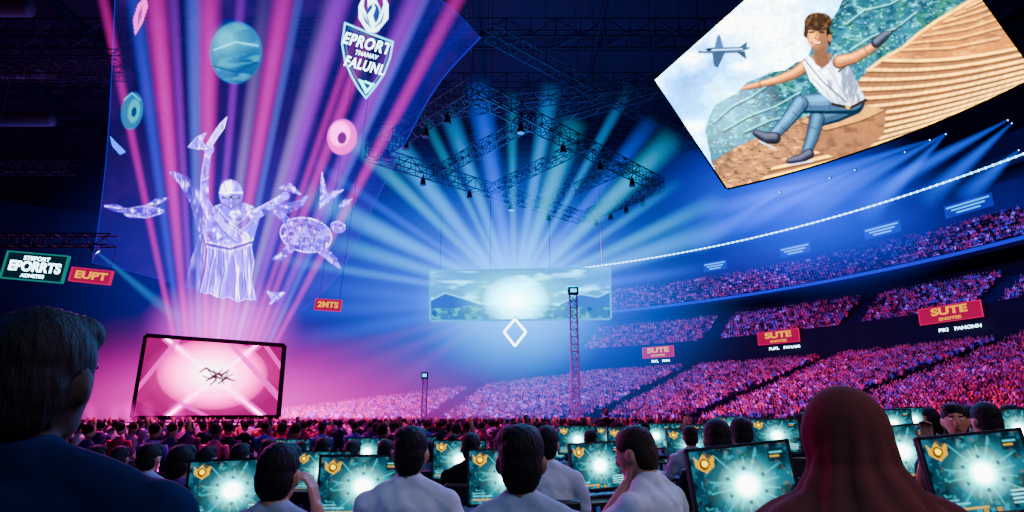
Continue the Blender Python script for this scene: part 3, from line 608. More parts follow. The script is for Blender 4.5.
for k in range(7):
    x0,y0,x1,y1=900+k*11,52-k*7,1000+k*6,40-k*12; m=pr.lmask([(x0,y0),((x0+x1)/2,(y0+y1)/2+4),(x1,y1)],1.4)*g; pr.put(m,'#7a4a30',.7); m=pr.lmask([(x0,y0-2.4),((x0+x1)/2,(y0+y1)/2+1.6),(x1,y1-2.4)],1.8)*g; pr.put(m,'#ffe0b4',.7)
pr.line([(868,70),(884,58),(902,48),(918,34),(935,22),(985,-8)],3,'#f6dab0')
pr.limb([(699,52,2),(712,50.5,6),(735,50,6),(749,48,2)],'#4f78a2'); pr.poly([(712,52),(726,51),(718,68),(714,66)],'#41678f'); pr.poly([(714,49),(724,49),(720,34),(717,36)],'#5f8ab4'); pr.poly([(736,49),(748,41),(746,50)],'#41678f'); pr.poly([(736,52),(747,60),(745,51)],'#38597e'); pr.line([(702,50.5),(742,49)],1.1,'#e8f4fc'); pr.ell(709,49.5,3,1.6,'#1f3a58')
# boulder the climber sits on
bo=pr.mask([(800,122),(822,112),(860,104),(886,110),(884,134),(866,150),(838,158),(812,150),(804,136)]); pr.put(bo,'#c08a64'); pr.tex(bo,'#8a5a3e',8,91,.5,.8,5,3); pr.poly([(800,122),(822,112),(860,104),(886,110),(862,120),(826,130)],'#eec69c',.7); pr.line([(800,122),(826,131),(862,121),(886,110)],1.4,'#6a4430',.8)
# climber sitting back with bent knees
J0,J1,J2='#3c6c90','#8fbcdc','#163248'
pr.tube([(852,103,25),(836,112,21),(817,119,17)],J0,J1,J2); pr.tube([(817,119,16),(812,138,13.5),(806,154,10)],J0,J1,J2)
pr.tube([(852,101,26),(826,103,22),(800,104,18)],'#4a7ea4','#a8d0ea',J2); pr.tube([(800,104,17),(787,121,14),(772,137,10.5)],'#4a7ea4','#a8d0ea',J2)
for q in([(806,97),(811,108)],[(802,98),(804,111)],[(793,112),(800,118)],[(834,93),(838,108)],[(828,94),(830,109)],[(808,126),(816,129)],[(781,127),(788,132)]): pr.line(q,1.1,'#1f425c',.7)
pr.tube([(775,138,12),(766,138,12),(756,133,7)],'#2a3048','#8a92ac','#0e1220'); pr.line([(759,141),(776,149)],1.5,'#d8dce8'); pr.tube([(809,154,11),(800,159,9),(789,161,6)],'#2a3048','#8a92ac','#0e1220'); pr.line([(789,165),(813,161)],1.4,'#d8dce8')
A0,A1,A2='#c98d68','#ffdcbc','#7a4830'
pr.tube([(808,64,13),(794,74,10.5),(778,80,8.5),(758,85,6)],A0,A1,A2); pr.tube([(758,85,6.5),(749,87,5.5),(742,89,2)],A0,A1,A2)
g=pr.mask([(803,62),(808,55),(815,62),(822,67),(830,62),(836,53),(845,57),(851,70),(858,84),(866,100),(850,108),(834,104),(822,94),(810,80)]); pr.put(g,'#ccd4e0'); pr.put(g*pr.emask(818,78,17,26,-.4,.9),'#f8fafd',.95)
g2=pr.mask([(836,53),(845,57),(851,70),(858,84),(866,100),(850,108),(843,90),(838,72)]); pr.put(g2,'#93a0b6',.7); pr.tex(g,'#8e9bb2',5,41,.56,.6,12,4); pr.tex(g,'#ffffff',4,43,.56,.8,10,4)
for q in([(818,70),(830,84),(840,104)],[(828,68),(838,84),(850,102)],[(812,78),(826,92),(834,103)]): pr.line(q,1,'#7e8aa0',.6)
pr.line([(838,72),(900,26)],1.6,'#3a2f2c'); pr.tube([(839,62,13.5),(854,58,11.5),(870,49,9.5),(882,40,7.5)],A0,A1,A2); pr.tube([(876,43,10),(884,36,10),(890,33,5)],'#2f3b4e','#8a9cb4','#10161f'); pr.line([(864,47),(868,56)],1,'#8a5438',.8)
pr.line([(832,104),(850,108),(866,100)],3,'#35241c'); pr.ell(848,107,2.2,2,'#e8c480')
pr.poly([(811,55),(832,53),(829,64),(822,69),(815,64)],'#bd8160'); pr.line([(805,60),(823,82),(846,102)],1.5,'#4a3a30',.8)
hx=lambda q:[(817+(a-817)*1.2,50+(b-51)*1.2) for a,b in q]
def hell(cx,cy,rx,ry,c,a=1,so=.12): (X,Y_),=hx([(cx,cy)]); pr.ell(X,Y_,rx*1.2,ry*1.2,c,a,0,so)
pr.limb([(819,45,12),(822,60,13)],'#a06a4c')
hell(817,39,8.6,11.5,'#d8a07a'); hell(823,42,4.6,9.5,'#a86e50',.8,.5); hell(813.5,40,4,6,'#f8d0ac',.8,.7); hell(815,32.5,6,2.6,'#f0c49e',.7,.6)
hell(818,27.6,11.5,7.8,'#48301f'); pr.poly(hx([(806.5,28),(805.5,39),(808.6,42),(810.5,32)]),'#48301f'); pr.poly(hx([(826,28),(830,41),(827,49),(824.5,36)]),'#2e1d14'); (X,Y_),=hx([(818,27)]); pr.tex(pr.emask(X,Y_,13.5,9),'#8e6448',3.4,45,.5,.9,5); pr.tex(pr.emask(X,Y_,13.5,9),'#1f120b',2.6,47,.58,.8,4); hell(827.6,41,1.8,3,'#c08a66')
for q,w,c in(([(811.2,36.3),(814.6,36)],1.8,'#160c08'),([(819,36),(822.6,36.3)],1.8,'#160c08'),([(810.6,33.8),(815,33.1)],1.3,'#3a2418'),([(818.6,33.1),(823.4,33.9)],1.3,'#3a2418'),([(813,44.6),(816.6,46),(820.6,44.5)],1.9,'#7a382e'),([(814,44.7),(816.6,45.2),(819.6,44.6)],1.1,'#fff4ea'),([(817,37),(815.4,41.4),(818,42)],1.2,'#a8704e')): pr.line(hx(q),w,c,1)
hell(817,49.2,5.2,2,'#9a6648',.6,.6)
pr.c[:,:3]*=(.90+.26*(pr.noise(3,81)*.5+pr.noise(9,83)*.5))[:,None]; pr.c=np.clip(pr.c,0,1); pr.blur(nx,ny,.55)
scr=empty('hanging_screen',at(850,90,30),0,'huge tilted video screen at upper right showing a climber on wooden steps','screen')
grid_obj('picture',at_np(x,y,30.),nx,ny,pr.c,attr_emat('bright_picture',1.3),scr)
def outline_pts(c,sag,n=10):
    o=[]
    for (a,b),sg in(((c[0],c[1]),0),((c[1],c[2]),0),((c[2],c[3]),sag),((c[3],c[0]),0)):
        for i in range(n):
            k=i/n; o.append((a[0]+(b[0]-a[0])*k,a[1]+(b[1]-a[1])*k+sg*4*k*(1-k)))
    return o
def frame_quad(pts,Y,w,dep,name,mat,parent):
    mb=MB(); q=[at(a,b,Y+.05) for a,b in pts]; n=len(q)
    for i in range(n): mb.bar(q[i],q[(i+1)%n],w,dep)
    return mb.build(name,mat,parent,world=True)
def back_quad(pts,Y,d,parent):
    n=len(pts); q=[at(a,b,Y) for a,b in pts]; mb=MB(); mb.add([v+Vector((0,k,0)) for k in(0,d) for v in q],[tuple(range(n)),tuple(range(2*n-1,n-1,-1))]+[(i,n+i,n+(i+1)%n,(i+1)%n) for i in range(n)]); mb.build('back_panel',M_frm,parent,world=True)
op=outline_pts(qc,SAG); frame_quad(op,30.1,.06,.2,'frame',M_frm,scr); back_quad(op,30.2,.1,scr)
cables([at(a,b,30.3) for a,b in((700,39),(890,-125),(1000,20))],ZC,.03,scr,M_metal)
# ================================================================ CENTRE SCREEN
qc=[(431,272),(609,269),(610,318),(431,320)]
nx,ny=240,76; x,y=quad_grid(qc,nx,ny); pc=Paint(x,y); pc.fill('#2a9cec'); one=np.ones(x.size)
pc.glow(520,290,150,50,'#58dcff',.9,.7); pc.tex(one,'#c4f4ff',18,51,.50,.7,6,4)
m=pc.mask([(431,307),(460,302),(490,305),(520,303),(560,306),(585,301),(611,304),(611,321),(431,321)]); pc.put(m,'#1488c8'); pc.tex(m,'#4cd4e4',6,53,.5,.8,3); pc.tex(m,'#0a58a0',5,55,.6,.8,3)
m=pc.mask([(431,300),(445,293),(462,298),(480,304),(455,308),(431,308)]); pc.put(m,'#2274c8'); pc.line([(431,300),(445,293),(462,298),(480,304)],1.2,'#a0ecff',.8)
m=pc.mask([(560,304),(580,294),(598,297),(611,291),(611,307),(560,307)]); pc.put(m,'#2488d4'); pc.line([(560,304),(580,294),(598,297),(611,291)],1.2,'#a0ecff',.8)
pc.glow(516,300,64,34,'#9af6ff',1,1.1); pc.glow(516,301,34,26,'#ffffff',1,.6)
cs=empty('hanging_screen',at(520,295,62),0,'wide panoramic video screen with a bright burst, hanging in the centre','screen')
M_frame=emat('frame_glow','#6cd0ff')
grid_obj('picture',at_np(x,y,62.),nx,ny,pc.c,attr_emat('centre_picture',1.35),cs); frame_quad(qc,62.1,.14,.4,'frame',M_frame,cs); back_quad(qc,62.2,.5,cs)
cables([at(px,271,62.3) for px in(440,490,550,602)],ZC,.025,cs,M_metal)
de=empty('diamond_emblem',at(515,332,61.8),0,'glowing outlined diamond hanging under the centre screen','emblem')
q=[at(515,319,61.8),at(526,332,61.8),at(515,346,61.8),at(504,332,61.8)]; mb=MB()
for i in range(4): mb.bar(q[i],q[(i+1)%4],.22,.22)
mb.build('outline',M_white,de,world=True); mb=MB(); mb.bar(at(515,316,61.9),at(515,321,61.9),.12); mb.build('hanger',M_metal,de,world=True)
# ================================================================ STAGE SCREEN AND STAGE
YS=46.
qc=[(147,336),(283,346),(277,416),(133,417)]
nx,ny=220,130; x,y=quad_grid(qc,nx,ny); ps=Paint(x,y); ps.fill('#e40a94'); one=np.ones(x.size)
for pl,c in(([(130,336),(176,338),(132,392)],'#b4007c'),([(176,338),(196,340),(138,408),(132,392)],'#f01ca0'),([(232,342),(262,344),(290,384),(284,398)],'#f01ca0'),([(262,344),(290,346),(290,384)],'#b4007c'),([(131,418),(132,398),(168,418)],'#b4007c'),([(234,418),(270,380),(290,396),(280,418)],'#c80088'),([(168,418),(178,404),(206,418)],'#f01ca0')): ps.poly(pl,c,.95)
for p0,p1,w in(((166,338),(262,416),9),((258,344),(168,416),9)): ps.line([p0,p1],w,'#ff9ce0',.75); ps.line([p0,p1],w*.4,'#ffffff',.8)
ps.glow(212,375,70,42,'#ff90d4',1,.8); ps.glow(212,374,56,36,'#ffffff',1,.5)
for pl in([(176,338),(182,338.5),(134,396),(132,392)],[(226,342),(232,342),(284,398),(282,406)],[(262,344),(268,345),(290,376),(290,384)],[(206,418),(178,404),(180,400),(214,418)]): ps.poly(pl,'#ff9ce0',.8)
for q in([(200,372,1.2),(206,368,2),(213,372,1.5)],[(206,381,1.2),(214,376,3),(222,379,1.2)],[(212,372,1.2),(222,375,2.6),(229,370,1.2)],[(218,384,1.2),(226,378,2.4),(235,381,1)],[(210,385,1),(216,380,2),(214,370,1)]): ps.limb(q,'#8a1460',.95)
for q in([(203,376),(211,379),(217,374),(225,378),(233,374)],[(208,370),(214,378),(222,370)],[(219,372),(224,384)],[(228,373),(221,382)]): ps.line(q,1,'#5a0848',.85)
sc=empty('stage_screen',at(207,418,YS),0,'pink glowing stage screen with a small dark scribbled emblem, at lower left','screen')
grid_obj('picture',at_np(x,y,YS),nx,ny,ps.c,attr_emat('pink_picture',1.0),sc)
frame_quad([(146,335.4),(284.5,345.5),(278.5,417),(131.8,418)],YS,.13,.3,'frame',M_frm,sc); back_quad(qc,YS+.2,.4,sc)
for px in(150,270):
    mb=MB(); v=at(px,417,YS+.5); mb.bar((v.x,v.y,1.1),(v.x,v.y,v.z+.3),.3); mb.build('support_leg',M_metal,sc,world=True)
x0=at(70,420,YS).x; x1=at(330,420,YS).x
st=empty('stage',((x0+x1)/2,YS,0),0,'low dark stage platform with a glowing edge under the pink screen','stage')
MB().box(((x0+x1)/2,YS+2,.55),(x1-x0,8,1.1)).build('platform',M_fascia,st,world=True); MB().box(((x0+x1)/2,YS-2.05,1.0),(x1-x0,.1,.12)).build('edge_light',emat('pink_led',(1,.02,.45),2.5),st,world=True)
# ================================================================ SIGNS
M_pinkE=emat('sign_red_light','#b80a50'); M_pinkF=emat('sign_red_frame','#e0306c'); M_yel=emat('sign_letters','#ffb040',1.25); M_teal=emat('sign_teal','#06202c'); M_tealf=emat('sign_frame','#2a8a84')
def sign(loc,rz,w,h,lines,pm_,fm,tm,label,rods=None,roll=0,fw=.05):
    r=empty('sign',loc,rz,label,'sign'); r.rotation_euler=(0,roll,rz)
    pn=MB().box((0,.08,0),(w,.12,h)).build('panel',pm_,r,bevel=.02); f=MB(); k=fw*h
    f.box((0,.02,h/2),(w+k,.2,k)); f.box((0,.02,-h/2),(w+k,.2,k)); f.box((w/2,.02,0),(k,.2,h)); f.box((-w/2,.02,0),(k,.2,h)); f.build('frame',fm,r)
    for s_,sz,x_,z,sx in lines: text_mesh(s_,sz*h,tm,pn,'lettering',(x_*w,-.02,z*h),0,.035,sx)
    if rods:
        for sx in(-.4,.4): MB().tube((sx*w,.08,h/2),(sx*w,.08,h/2+rods),.012,6).build('hanging_rod',M_metal,r)
    return r
def hang(px,py,w,h,Y,*a,top=None,**k):
    p=at(px,py,Y); return sign(p,0,w/F*Y,h/F*Y,*a,rods=(top or ZC)-p.z-h/F*Y/2,**k)
hang(35,267,64,28,31.5,[('STEPORT',.2,0,.3,1.2),('EPORRTS',.5,0,-.02,.95),('ADNETES',.17,0,-.35,1.2)],M_teal,M_tealf,M_txt,'dark teal hanging sign with EPORRTS lettering at far left',roll=R(5),top=ZS-.3,fw=.035)
hang(91,276,42,14,31.5,[('EUPT',.74,0,0,1.4)],M_pinkE,M_pinkF,M_yel,'red hanging sign with yellow letters, right of the teal sign',roll=R(6),top=ZS-.3)
hang(328,305,26,11,36,[('2MTS',.75,0,0,1.1)],M_pinkE,M_pinkF,M_yel,'small red hanging sign under the banner\'s lower right corner',roll=R(4))
for px,py,w,h,lab in((949,313,52,16,'largest red sign on the stand fascia, far right'),(778,337,38,12.5,'red sign in the middle of the stand fascia'),(658,352,30,10.5,'smallest red sign on the stand fascia, nearest the centre screen')):
    p,a,t=ring_hit(px,py,54.7*K); dep=proj(p)[2]; nrm=Vector((math.cos(a),math.sin(a))); vd=Vector((p.x,p.y)).normalized(); k=max(.4,abs(nrm.dot(vd)))
    sign(p,a-PI/2,w/F*dep/k,h/F*dep,[('SUTE',.62,0,.16,1.6),('SNOTES',.24,0,-.32,1.6)],M_pinkE,M_pinkF,M_yel,lab)
for px,py,wds,lab in((953,329,('PIKI','PANONN'),'pale lettering strip under the largest red fascia sign'),(781,348,('FUKL','PANAMI'),'pale lettering strip under the middle red fascia sign'),(661,361,('FIKL','PAN'),'pale lettering strip under the smallest red fascia sign')):
    p,a,t=ring_hit(px,py,54.6*K); r=empty('fascia_lettering',p,a-PI/2,lab,'lettering')
    text_mesh(wds[0],.58,M_txt,r,'word',(-1.2,0,0),0,.01,1.3); text_mesh(wds[1],.58,M_txt,r,'word',(1.8 if len(wds[1])>3 else 1.0,0,0),0,.01,1.3)
M_bl=emat('board_blue','#7fd0ff'); M_bl2=emat('board_glow','#1250b8')
for k,(px,py,w,od) in enumerate(((968,206,38,'first'),(882,230,30,'second'),(795,250,26,'third'),(715,266,20,'fourth'))):
    p,a,t=ring_hit(px,py,62.25*K); r=empty('led_board',p,a-PI/2,'glowing blue board on the top balcony wall, %s from the right'%od,'display board','balcony boards')
    ww=w/F*t*1.2; pn=MB().box((0,0,0),(ww,.15,1.9)).build('panel',M_bl2,r)
    for j in range(3): MB().box((0,-.1,.5-j*.5),(ww*(.9-.2*j),.06,.24)).build('light_bar',M_bl,pn)
ls=empty('light_string',rp(57.4*K,R(30),Kz(19.7)),0,'long string of white bulbs along the roof edge above the balcony','light string')
mb=MB(); N=100; pts=[rp(57.45*K,R(8+(AEND-6)*i/(N-1)),Kz(19.75)) for i in range(N)]
for a_,b_ in zip(pts,pts[1:]): mb.tube(a_,b_,.11,6)
mb.build('cable',emat('led_rope','#c4e8ff'),ls,world=True)
bm_=MB().sph((0,0,0),.15,None,8,6).build('bulb',M_white,ls,True)
for i,p in enumerate(pts):
    b=bm_ if i==0 else bm_.copy()
    if i: COL.objects.link(b)
    b.location=p-ls.location
# ================================================================ TRUSS, TOWERS
c4=[(-3,41.5,25),(15.5,61,25),(8.5,72,25),(-13,53,25)]
rt=empty('lighting_truss',(2,57,25),0,'large four-sided lighting truss hanging above the centre','truss')
for i in range(4):
    mb=MB(); truss(mb,c4[i],c4[(i+1)%4],1.2,22,.06); mb.build('span',M_steel,rt,world=True)
for k in(.25,.5,.75):
    mb=MB(); truss(mb,Vector(c4[0]).lerp(Vector(c4[1]),k),Vector(c4[3]).lerp(Vector(c4[2]),k),.9,14,.05); mb.build('cross_span',M_steel,rt,world=True)
for i in range(4):
    for k in(.2,.4,.6,.8):
        q=Vector(c4[i]).lerp(Vector(c4[(i+1)%4]),k); mb=MB(); mb.tube(q-Vector((0,0,.6)),q-Vector((0,0,.9)),.08,6); mb.cone(q-Vector((0,0,.9)),q-Vector((0,0,1.6)),.2,.3,10); mb.build('lamp',M_blk,rt,world=True)
cables([Vector(c) for c in c4],ZC,.02,rt,M_metal)
rt2=empty('lighting_truss',(8,50,32),0,'straight dark truss pair high above the four-sided truss','truss')
for p0,p1 in(((-2,46,33),(24,70,33)),((-14,60,32),(16,52,32)),((-6,70,34),(20,48,31)),((4,78,31),(26,58,31))):
    mb=MB(); truss(mb,p0,p1,1.1,22,.055); mb.build('span',M_steel,rt2,world=True)
cables([Vector(c) for c in((-2,46,33),(24,70,33),(-14,60,32),(16,52,32))],ZC,.02,rt2,M_metal)
def tower(px,pytop,Y,w,label):
    p=at(px,pytop,Y); r=empty('truss_tower',(p.x,Y,0),0,label,'tower'); mb=MB(); truss(mb,(p.x,Y,.1),(p.x,Y,p.z),w,int(p.z/w),.034*w/.4); mb.build('lattice',M_pale,r,world=True)
    MB().box((p.x,Y,.05),(w*2.4,w*2.4,.1)).build('base_plate',M_metal,r,world=True); lb=MB().box((p.x,Y-.1,p.z+.15),(w*1.5,w,.42)).build('lamp_box',M_steel,r,world=True,bevel=.03)
    m=MB().box((p.x,Y-.1-w*.52,p.z+.15),(w*.9,.03,.2)); q=m.build('lamp_face',M_cyanled,r,world=True); q.parent=lb; return r
tower(573,294,35,.4,'tall lattice truss tower right of the centre screen'); tower(425,378,40,.28,'short thin lattice tower with a cyan lamp left of the centre screen')
# ================================================================ SPECTATORS
def lod(armsup=0,stand=False,lo=False):
    mb=MB(); part=[]; hn,hm=(6,4) if lo else (9,6); an=4 if lo else 6
    def ad(f,tagn):
        n0=len(mb.v); f(); part.extend([tagn]*(len(mb.v)-n0))
    def tor():
        rings=[(.48,.15,.10),(.72,.13,.09),(.95,.19,.10),(1.05,.07,.06)]; vs=[];fs=[];n=6
        for z,a,b in rings: vs+=[(a*math.cos(2*PI*i/n),b*math.sin(2*PI*i/n),z) for i in range(n)]
        for j in range(3):
            for i in range(n): fs.append((j*n+i,j*n+(i+1)%n,(j+1)*n+(i+1)%n,(j+1)*n+i))
        fs.append(tuple(range(3*n,4*n))); mb.add(vs,fs)
    cn=lambda a,b,r0,r1:mb.cone(a,b,r0,r1,an,not lo)
    ad(tor,'s'); ad(lambda:mb.sph((0,.02,1.19),(.085,.10,.12),None,hn,hm),'k'); ad(lambda:mb.sph((0,-.015,1.225),(.092,.095,.10),None,hn,hm),'h')
    for s in(-1,1):
        if armsup==2 or (armsup and s>0): ad(lambda:cn((s*.2,0,.97),(s*.3,.08,1.15),.055,.045),'s'); ad(lambda:cn((s*.3,.08,1.15),(s*.24,.1,1.42),.042,.035),'k')
        else: ad(lambda:cn((s*.2,0,.97),(s*.24,.08,.70),.055,.045),'s'); ad(lambda:cn((s*.24,.08,.70),(s*.13,.32,.62),.042,.03),'k')
        if stand: ad(lambda:cn((s*.09,0,.5),(s*.1,0,-.38),.09,.06),'t')
        else: ad(lambda:cn((s*.09,.0,.50),(s*.11,.40,.48),.085,.06),'t'); ad(lambda:cn((s*.11,.40,.48),(s*.11,.38,.03),.06,.045),'t')
    tris=[]
    for f in mb.f:
        for i in range(1,len(f)-1): tris.append((f[0],f[i],f[i+1]))
    return np.array([tuple(v) for v in mb.v]),np.array(tris),np.array(part)
LODS=[lod(),lod(1),lod(2),lod(0,True)]; LOWS=[lod(0,False,True),lod(1,False,True),lod(2,False,True)]
SH=[hexc(c) for c in('#a85090','#c42a6a','#9a1440','#5a2c90','#3a3090','#c8a0c0','#0e0c1e','#cc3c4c','#34164c','#08070f','#0e0c1e','#6a1448')]
SK=[hexc('#a86a58'),hexc('#653e3c'),hexc('#bc7c68')]; HR=[hexc('#0a0609'),hexc('#120a0c'),hexc('#1c1012')]; TRc=hexc('#0a0b16')
M_crowd=attr_pmat('crowd_clothes')
def lod_cols(part,si,ki,hi):
    c=np.ones((len(part),4))
    for k,v in(('s',SH[si]),('k',SK[ki]),('h',HR[hi]),('t',TRc)): c[part==k,:3]=v
    return c
def tri_mesh(name,V,T,C):
    me=bpy.data.meshes.new(name); me.vertices.add(len(V)); me.vertices.foreach_set('co',V.astype(np.float32).ravel())
    me.loops.add(T.size); me.loops.foreach_set('vertex_index',T.astype(np.int32).ravel()); me.polygons.add(len(T)); me.polygons.foreach_set('loop_start',np.arange(0,T.size,3,dtype=np.int32)); me.update(calc_edges=True)
    a=me.color_attributes.new('Col','FLOAT_COLOR','POINT'); a.data.foreach_set('color',C.astype(np.float32).ravel()); me.materials.append(M_crowd); return me
aisL=[ring_hit(928,372,46*K)[1],ring_hit(778,385,46*K)[1],ring_hit(655,395,46*K)[1],R(72)]; aisM=[ring_hit(850,290,58*K)[1],ring_hit(712,322,58*K)[1],ring_hit(985,262,58*K)[1]]
spots=[]
def row(r,z,a0,a1,ais,sec,dens=.96,lim=None):
    a=R(a0)
    while a<R(a1):
        a+=.52/r
        if random.random()>dens or any(abs(a-q)*r<1.7 for q in ais): continue
        if lim and not lim(math.degrees(a)): continue
        aa=a+random.uniform(-.06,.06)/r
        spots.append((rp(r+random.uniform(-.05,.05),aa,z),aa+PI/2+random.uniform(-.3,.3),sec))
for k in range(LN): row(LR0+(k+.55)*LDR,LZ0+k*LDZ,-15,99,aisL,'low',lim=lambda a,k=k:k<nrows(a+2)-(0 if a<AEND else 1))
for k in range(MN): row(MR0+(k+.55)*MDR,MZ0+k*MDZ,3,AEND+1,aisM,'mid')
for k in range(BN): row(BR0+(k+.5)*BDR,BZ0+k*BDZ,3,AEND+1,[],'bal',.93)
for k in range(36):
    y=10.5+k*1.9; xx=-.80*y
    while xx<.42*y:
        xx+=random.uniform(.85,1.7)*(1+k*.02)
        if math.hypot(xx-CX,y-CY)>LR0-1.5: continue
        if 40<y<53 and -38<xx<-11: continue
        spots.append((Vector((xx,y+random.uniform(-.3,.3),0)),random.uniform(-.3,.5),'floor'))
bpy.context.view_layer.update(); dg=bpy.context.evaluated_depsgraph_get()
info=[]
for p,rz,sec in spots:
    q=proj(p+Vector((0,0,1.25))); d=1e6
    if q is not None and 3<q[0]<1021 and 3<q[1]<509 and q[2]<80: d=q[2]
    info.append((d,p,rz,sec))
info.sort(key=lambda t:t[0])
variants=[]
for i in range(30):
    V,T,part=LODS[random.choice([0,0,0,1,2])]; variants.append(tri_mesh('spectator',V,T,lod_cols(part,i%12,i%3,(i//3)%3)))
lab={'low':('tiny spectator seated in the pink-lit lower stand at right','spectators nearest in the lower stand'),'mid':('tiny spectator in the middle tier','spectators in the middle tier'),'bal':('tiny spectator on the top balcony','spectators on the top balcony'),'floor':('tiny spectator seated on the arena floor before the stage','floor spectators')}
VV=[];TT=[];CC=[];o=0; nobj=0; tested=0
for i,(d,p,rz,sec) in enumerate(info):
    ok=False
    if nobj<298 and d<1e5 and tested<1600:
        tested+=1; h=Vector((0,0,CZ)); v=p+Vector((0,0,1.25))-h; ok=not S.ray_cast(dg,h+v.normalized()*.3,v.normalized(),distance=v.length-1.0)[0]
    if ok:
        nobj+=1
        ob=bpy.data.objects.new('spectator',random.choice(variants)); COL.objects.link(ob); ob.location=p; ob.rotation_euler=(0,0,rz); tag(ob,lab[sec][0],'person',lab[sec][1])
    else:
        V,T,part=LOWS[random.choice([0,0,0,1,2])]; c,s_=math.cos(rz),math.sin(rz); k=random.uniform(.94,1.06)
        W=np.stack([V[:,0]*c-V[:,1]*s_+p.x,V[:,0]*s_+V[:,1]*c+p.y,V[:,2]*k+p.z],1); VV.append(W); TT.append(T+o); CC.append(lod_cols(part,random.randrange(12),random.randrange(3),random.randrange(3))); o+=len(V)
me=tri_mesh('spectator_crowd',np.concatenate(VV),np.concatenate(TT),np.concatenate(CC)); ob=bpy.data.objects.new('spectator_crowd',me); COL.objects.link(ob); tag(ob,'dense far crowd of spectators filling the tiers of the stands','crowd',None,'stuff')
V,T,part=LODS[3]; ob=bpy.data.objects.new('person',tri_mesh('person',V,T,lod_cols(part,9,1,0))); COL.objects.link(ob); p=at(606,412,20); ob.location=(p.x,20,.38); ob.rotation_euler=(0,0,PI); tag(ob,'dark figure standing on the floor right of the truss tower','person')
for i,a in enumerate(aisL[:3]):
    mb=MB(); pts=[rp(LR0+(k+.5)*LDR,a,LZ0+k*LDZ) for k in range(0,LN,2)]
    for p in pts: mb.tube(p,p+Vector((0,0,1)),.04,6)
    for p,q in zip(pts,pts[1:]): mb.tube(p+Vector((0,0,1)),q+Vector((0,0,1)),.05,6)
    tag(mb.build('handrail',M_metal),'metal handrail in aisle %s of the lower stand'%('at far right','in the middle','nearest the truss tower')[i],'handrail')
# ================================================================ STAGE LIGHTS WITH BEAMS
def fixture(p0,p1,r0,r1,bmat,lmat,label,group,k=1.):
    p0=Vector(p0);p1=Vector(p1); d=(p1-p0); L=d.length; d.normalize()
    r=empty('stage_light',p0,0,label,'stage light',group)
    mb=MB(); mb.cone(-d*.55*k,d*.02,.2*k,.26*k,12); hd=mb.build('lamp_head',M_blk,r)
    s_=d.cross(Vector((0,1,.01))).normalized()*.3*k; z=Vector((0,0,.5*k)); b=-d*.2*k; mb=MB(); mb.bar(s_+b,s_+b-z,.07*k); mb.bar(-s_+b,-s_+b-z,.07*k); mb.bar(s_+b-z,-s_+b-z,.07*k); mb.build('yoke',M_metal,r)
    MB().cone(d*.02,d*.05,.2*k,.2*k,12).build('lens',lmat,hd)
    b=MB().cone((0,0,0.002),(0,0,1),r0/L,r1/L,20).build('light_beam',bmat,r); b.color=(r0/L,r1/L,0,1)  # beam glow is put into an emissive cone, not cast by the lamp
    b.rotation_mode='QUATERNION'; b.rotation_quaternion=d.to_track_quat('Z','Y'); b.scale=(L,L,L); b.location=d*.06; return r
LP=emat('lens_pink',(1,.35,.75),8); LC=emat('lens_cyan',(.4,.9,1),8); LB=emat('lens_blue',(.35,.6,1),10)
B_pink=vol('beam_pink',(1,.0,.56),1.7,1.0,1); B_vio=vol('beam_violet',(.50,.0,1),1.6,.9,1); B_lav=vol('beam_pale',(.10,.14,1),2.0,.9,1); B_pbl=vol('beam_deep_blue',(.03,.06,1),1.5,.9,1); B_core=vol('beam_core',(.55,.30,1),2.4,2.2,1)
B_cy=vol('beam_cyan',(0,.36,1),1.8,.9,1); B_te=vol('beam_teal',(0,.48,.85),1.6,.9,1); B_bl=vol('beam_blue',(0,.09,1),1.7,.9,1); B_mg=vol('beam_magenta',(.7,0,.55),.20,1.0,1); B_b2=vol('beam_blue_wide',(0,.07,1),.7,1.0,1)
for i in range(17):
    f=i/16; xb=174+f*100; xt=98+f*384+random.uniform(-8,8); m=[B_pink,B_pbl,B_pink,B_vio,B_lav,B_pink,B_vio,B_core,B_pink,B_lav,B_core,B_vio,B_pink,B_pink,B_vio,B_lav,B_pink][i]
    fixture(at(xb,339+f*7,48),at(xt,-60,50),.28,.75+.45*(i%3),m,LP,'stage light throwing a beam up behind the pink screen','stage lights behind the pink screen')
for i in range(19):
    a=R(172-i*9.1+random.uniform(-1.8,1.8)); Lr=222+random.uniform(-30,35); m=[B_cy,B_te,B_cy,B_bl,B_te][i%5]
    p1=at(514+Lr*1.0*math.cos(a),297-Lr*math.sin(a)*.98,60); fixture(at(514+3*math.cos(a),297-3*math.sin(a),63.2),p1,.3,.95+.6*(i%3),m,LC,'stage light throwing a cyan beam up behind the centre screen','stage lights behind the centre screen')
for i,(px,py,m) in enumerate(((268,312,B_b2),(285,342,B_b2),(300,362,B_mg),(325,385,B_mg),(360,408,B_mg),(300,285,B_b2))):
    fixture(at(505,303+i,63.4),at(px,py,64),.3,1.6,m,LB,'stage light throwing a broad low beam left from the centre screen','low beam stage lights')
for i,(x0_,y0_,x1_,y1_) in enumerate(((947,133,800,215),(946,134,860,222),(855,170,720,235),(1008,120,850,205),(1012,123,920,205),(780,192,690,248),(930,140,750,200),(1019,150,960,200),(905,152,790,205),(830,178,700,215))):
    fixture(at(x0_,y0_,60),at(x1_,y1_,62),.15,1.8,B_bl,LB,'stage light under the roof throwing a blue beam down to the left','roof stage lights at right',.3)
fixture(at(97,252,33),at(185,325,36),.1,.6,B_cy,LC,'stage light beside the teal sign throwing a cyan beam','left stage light',.6)
for i in range(7):
    px=95+i*16; fixture(at(px,432,45),at(px+random.uniform(-22,12),402,45.5),.15,.7,B_pink,LP,'small floor light glowing pink along the stage front','stage floor lights')
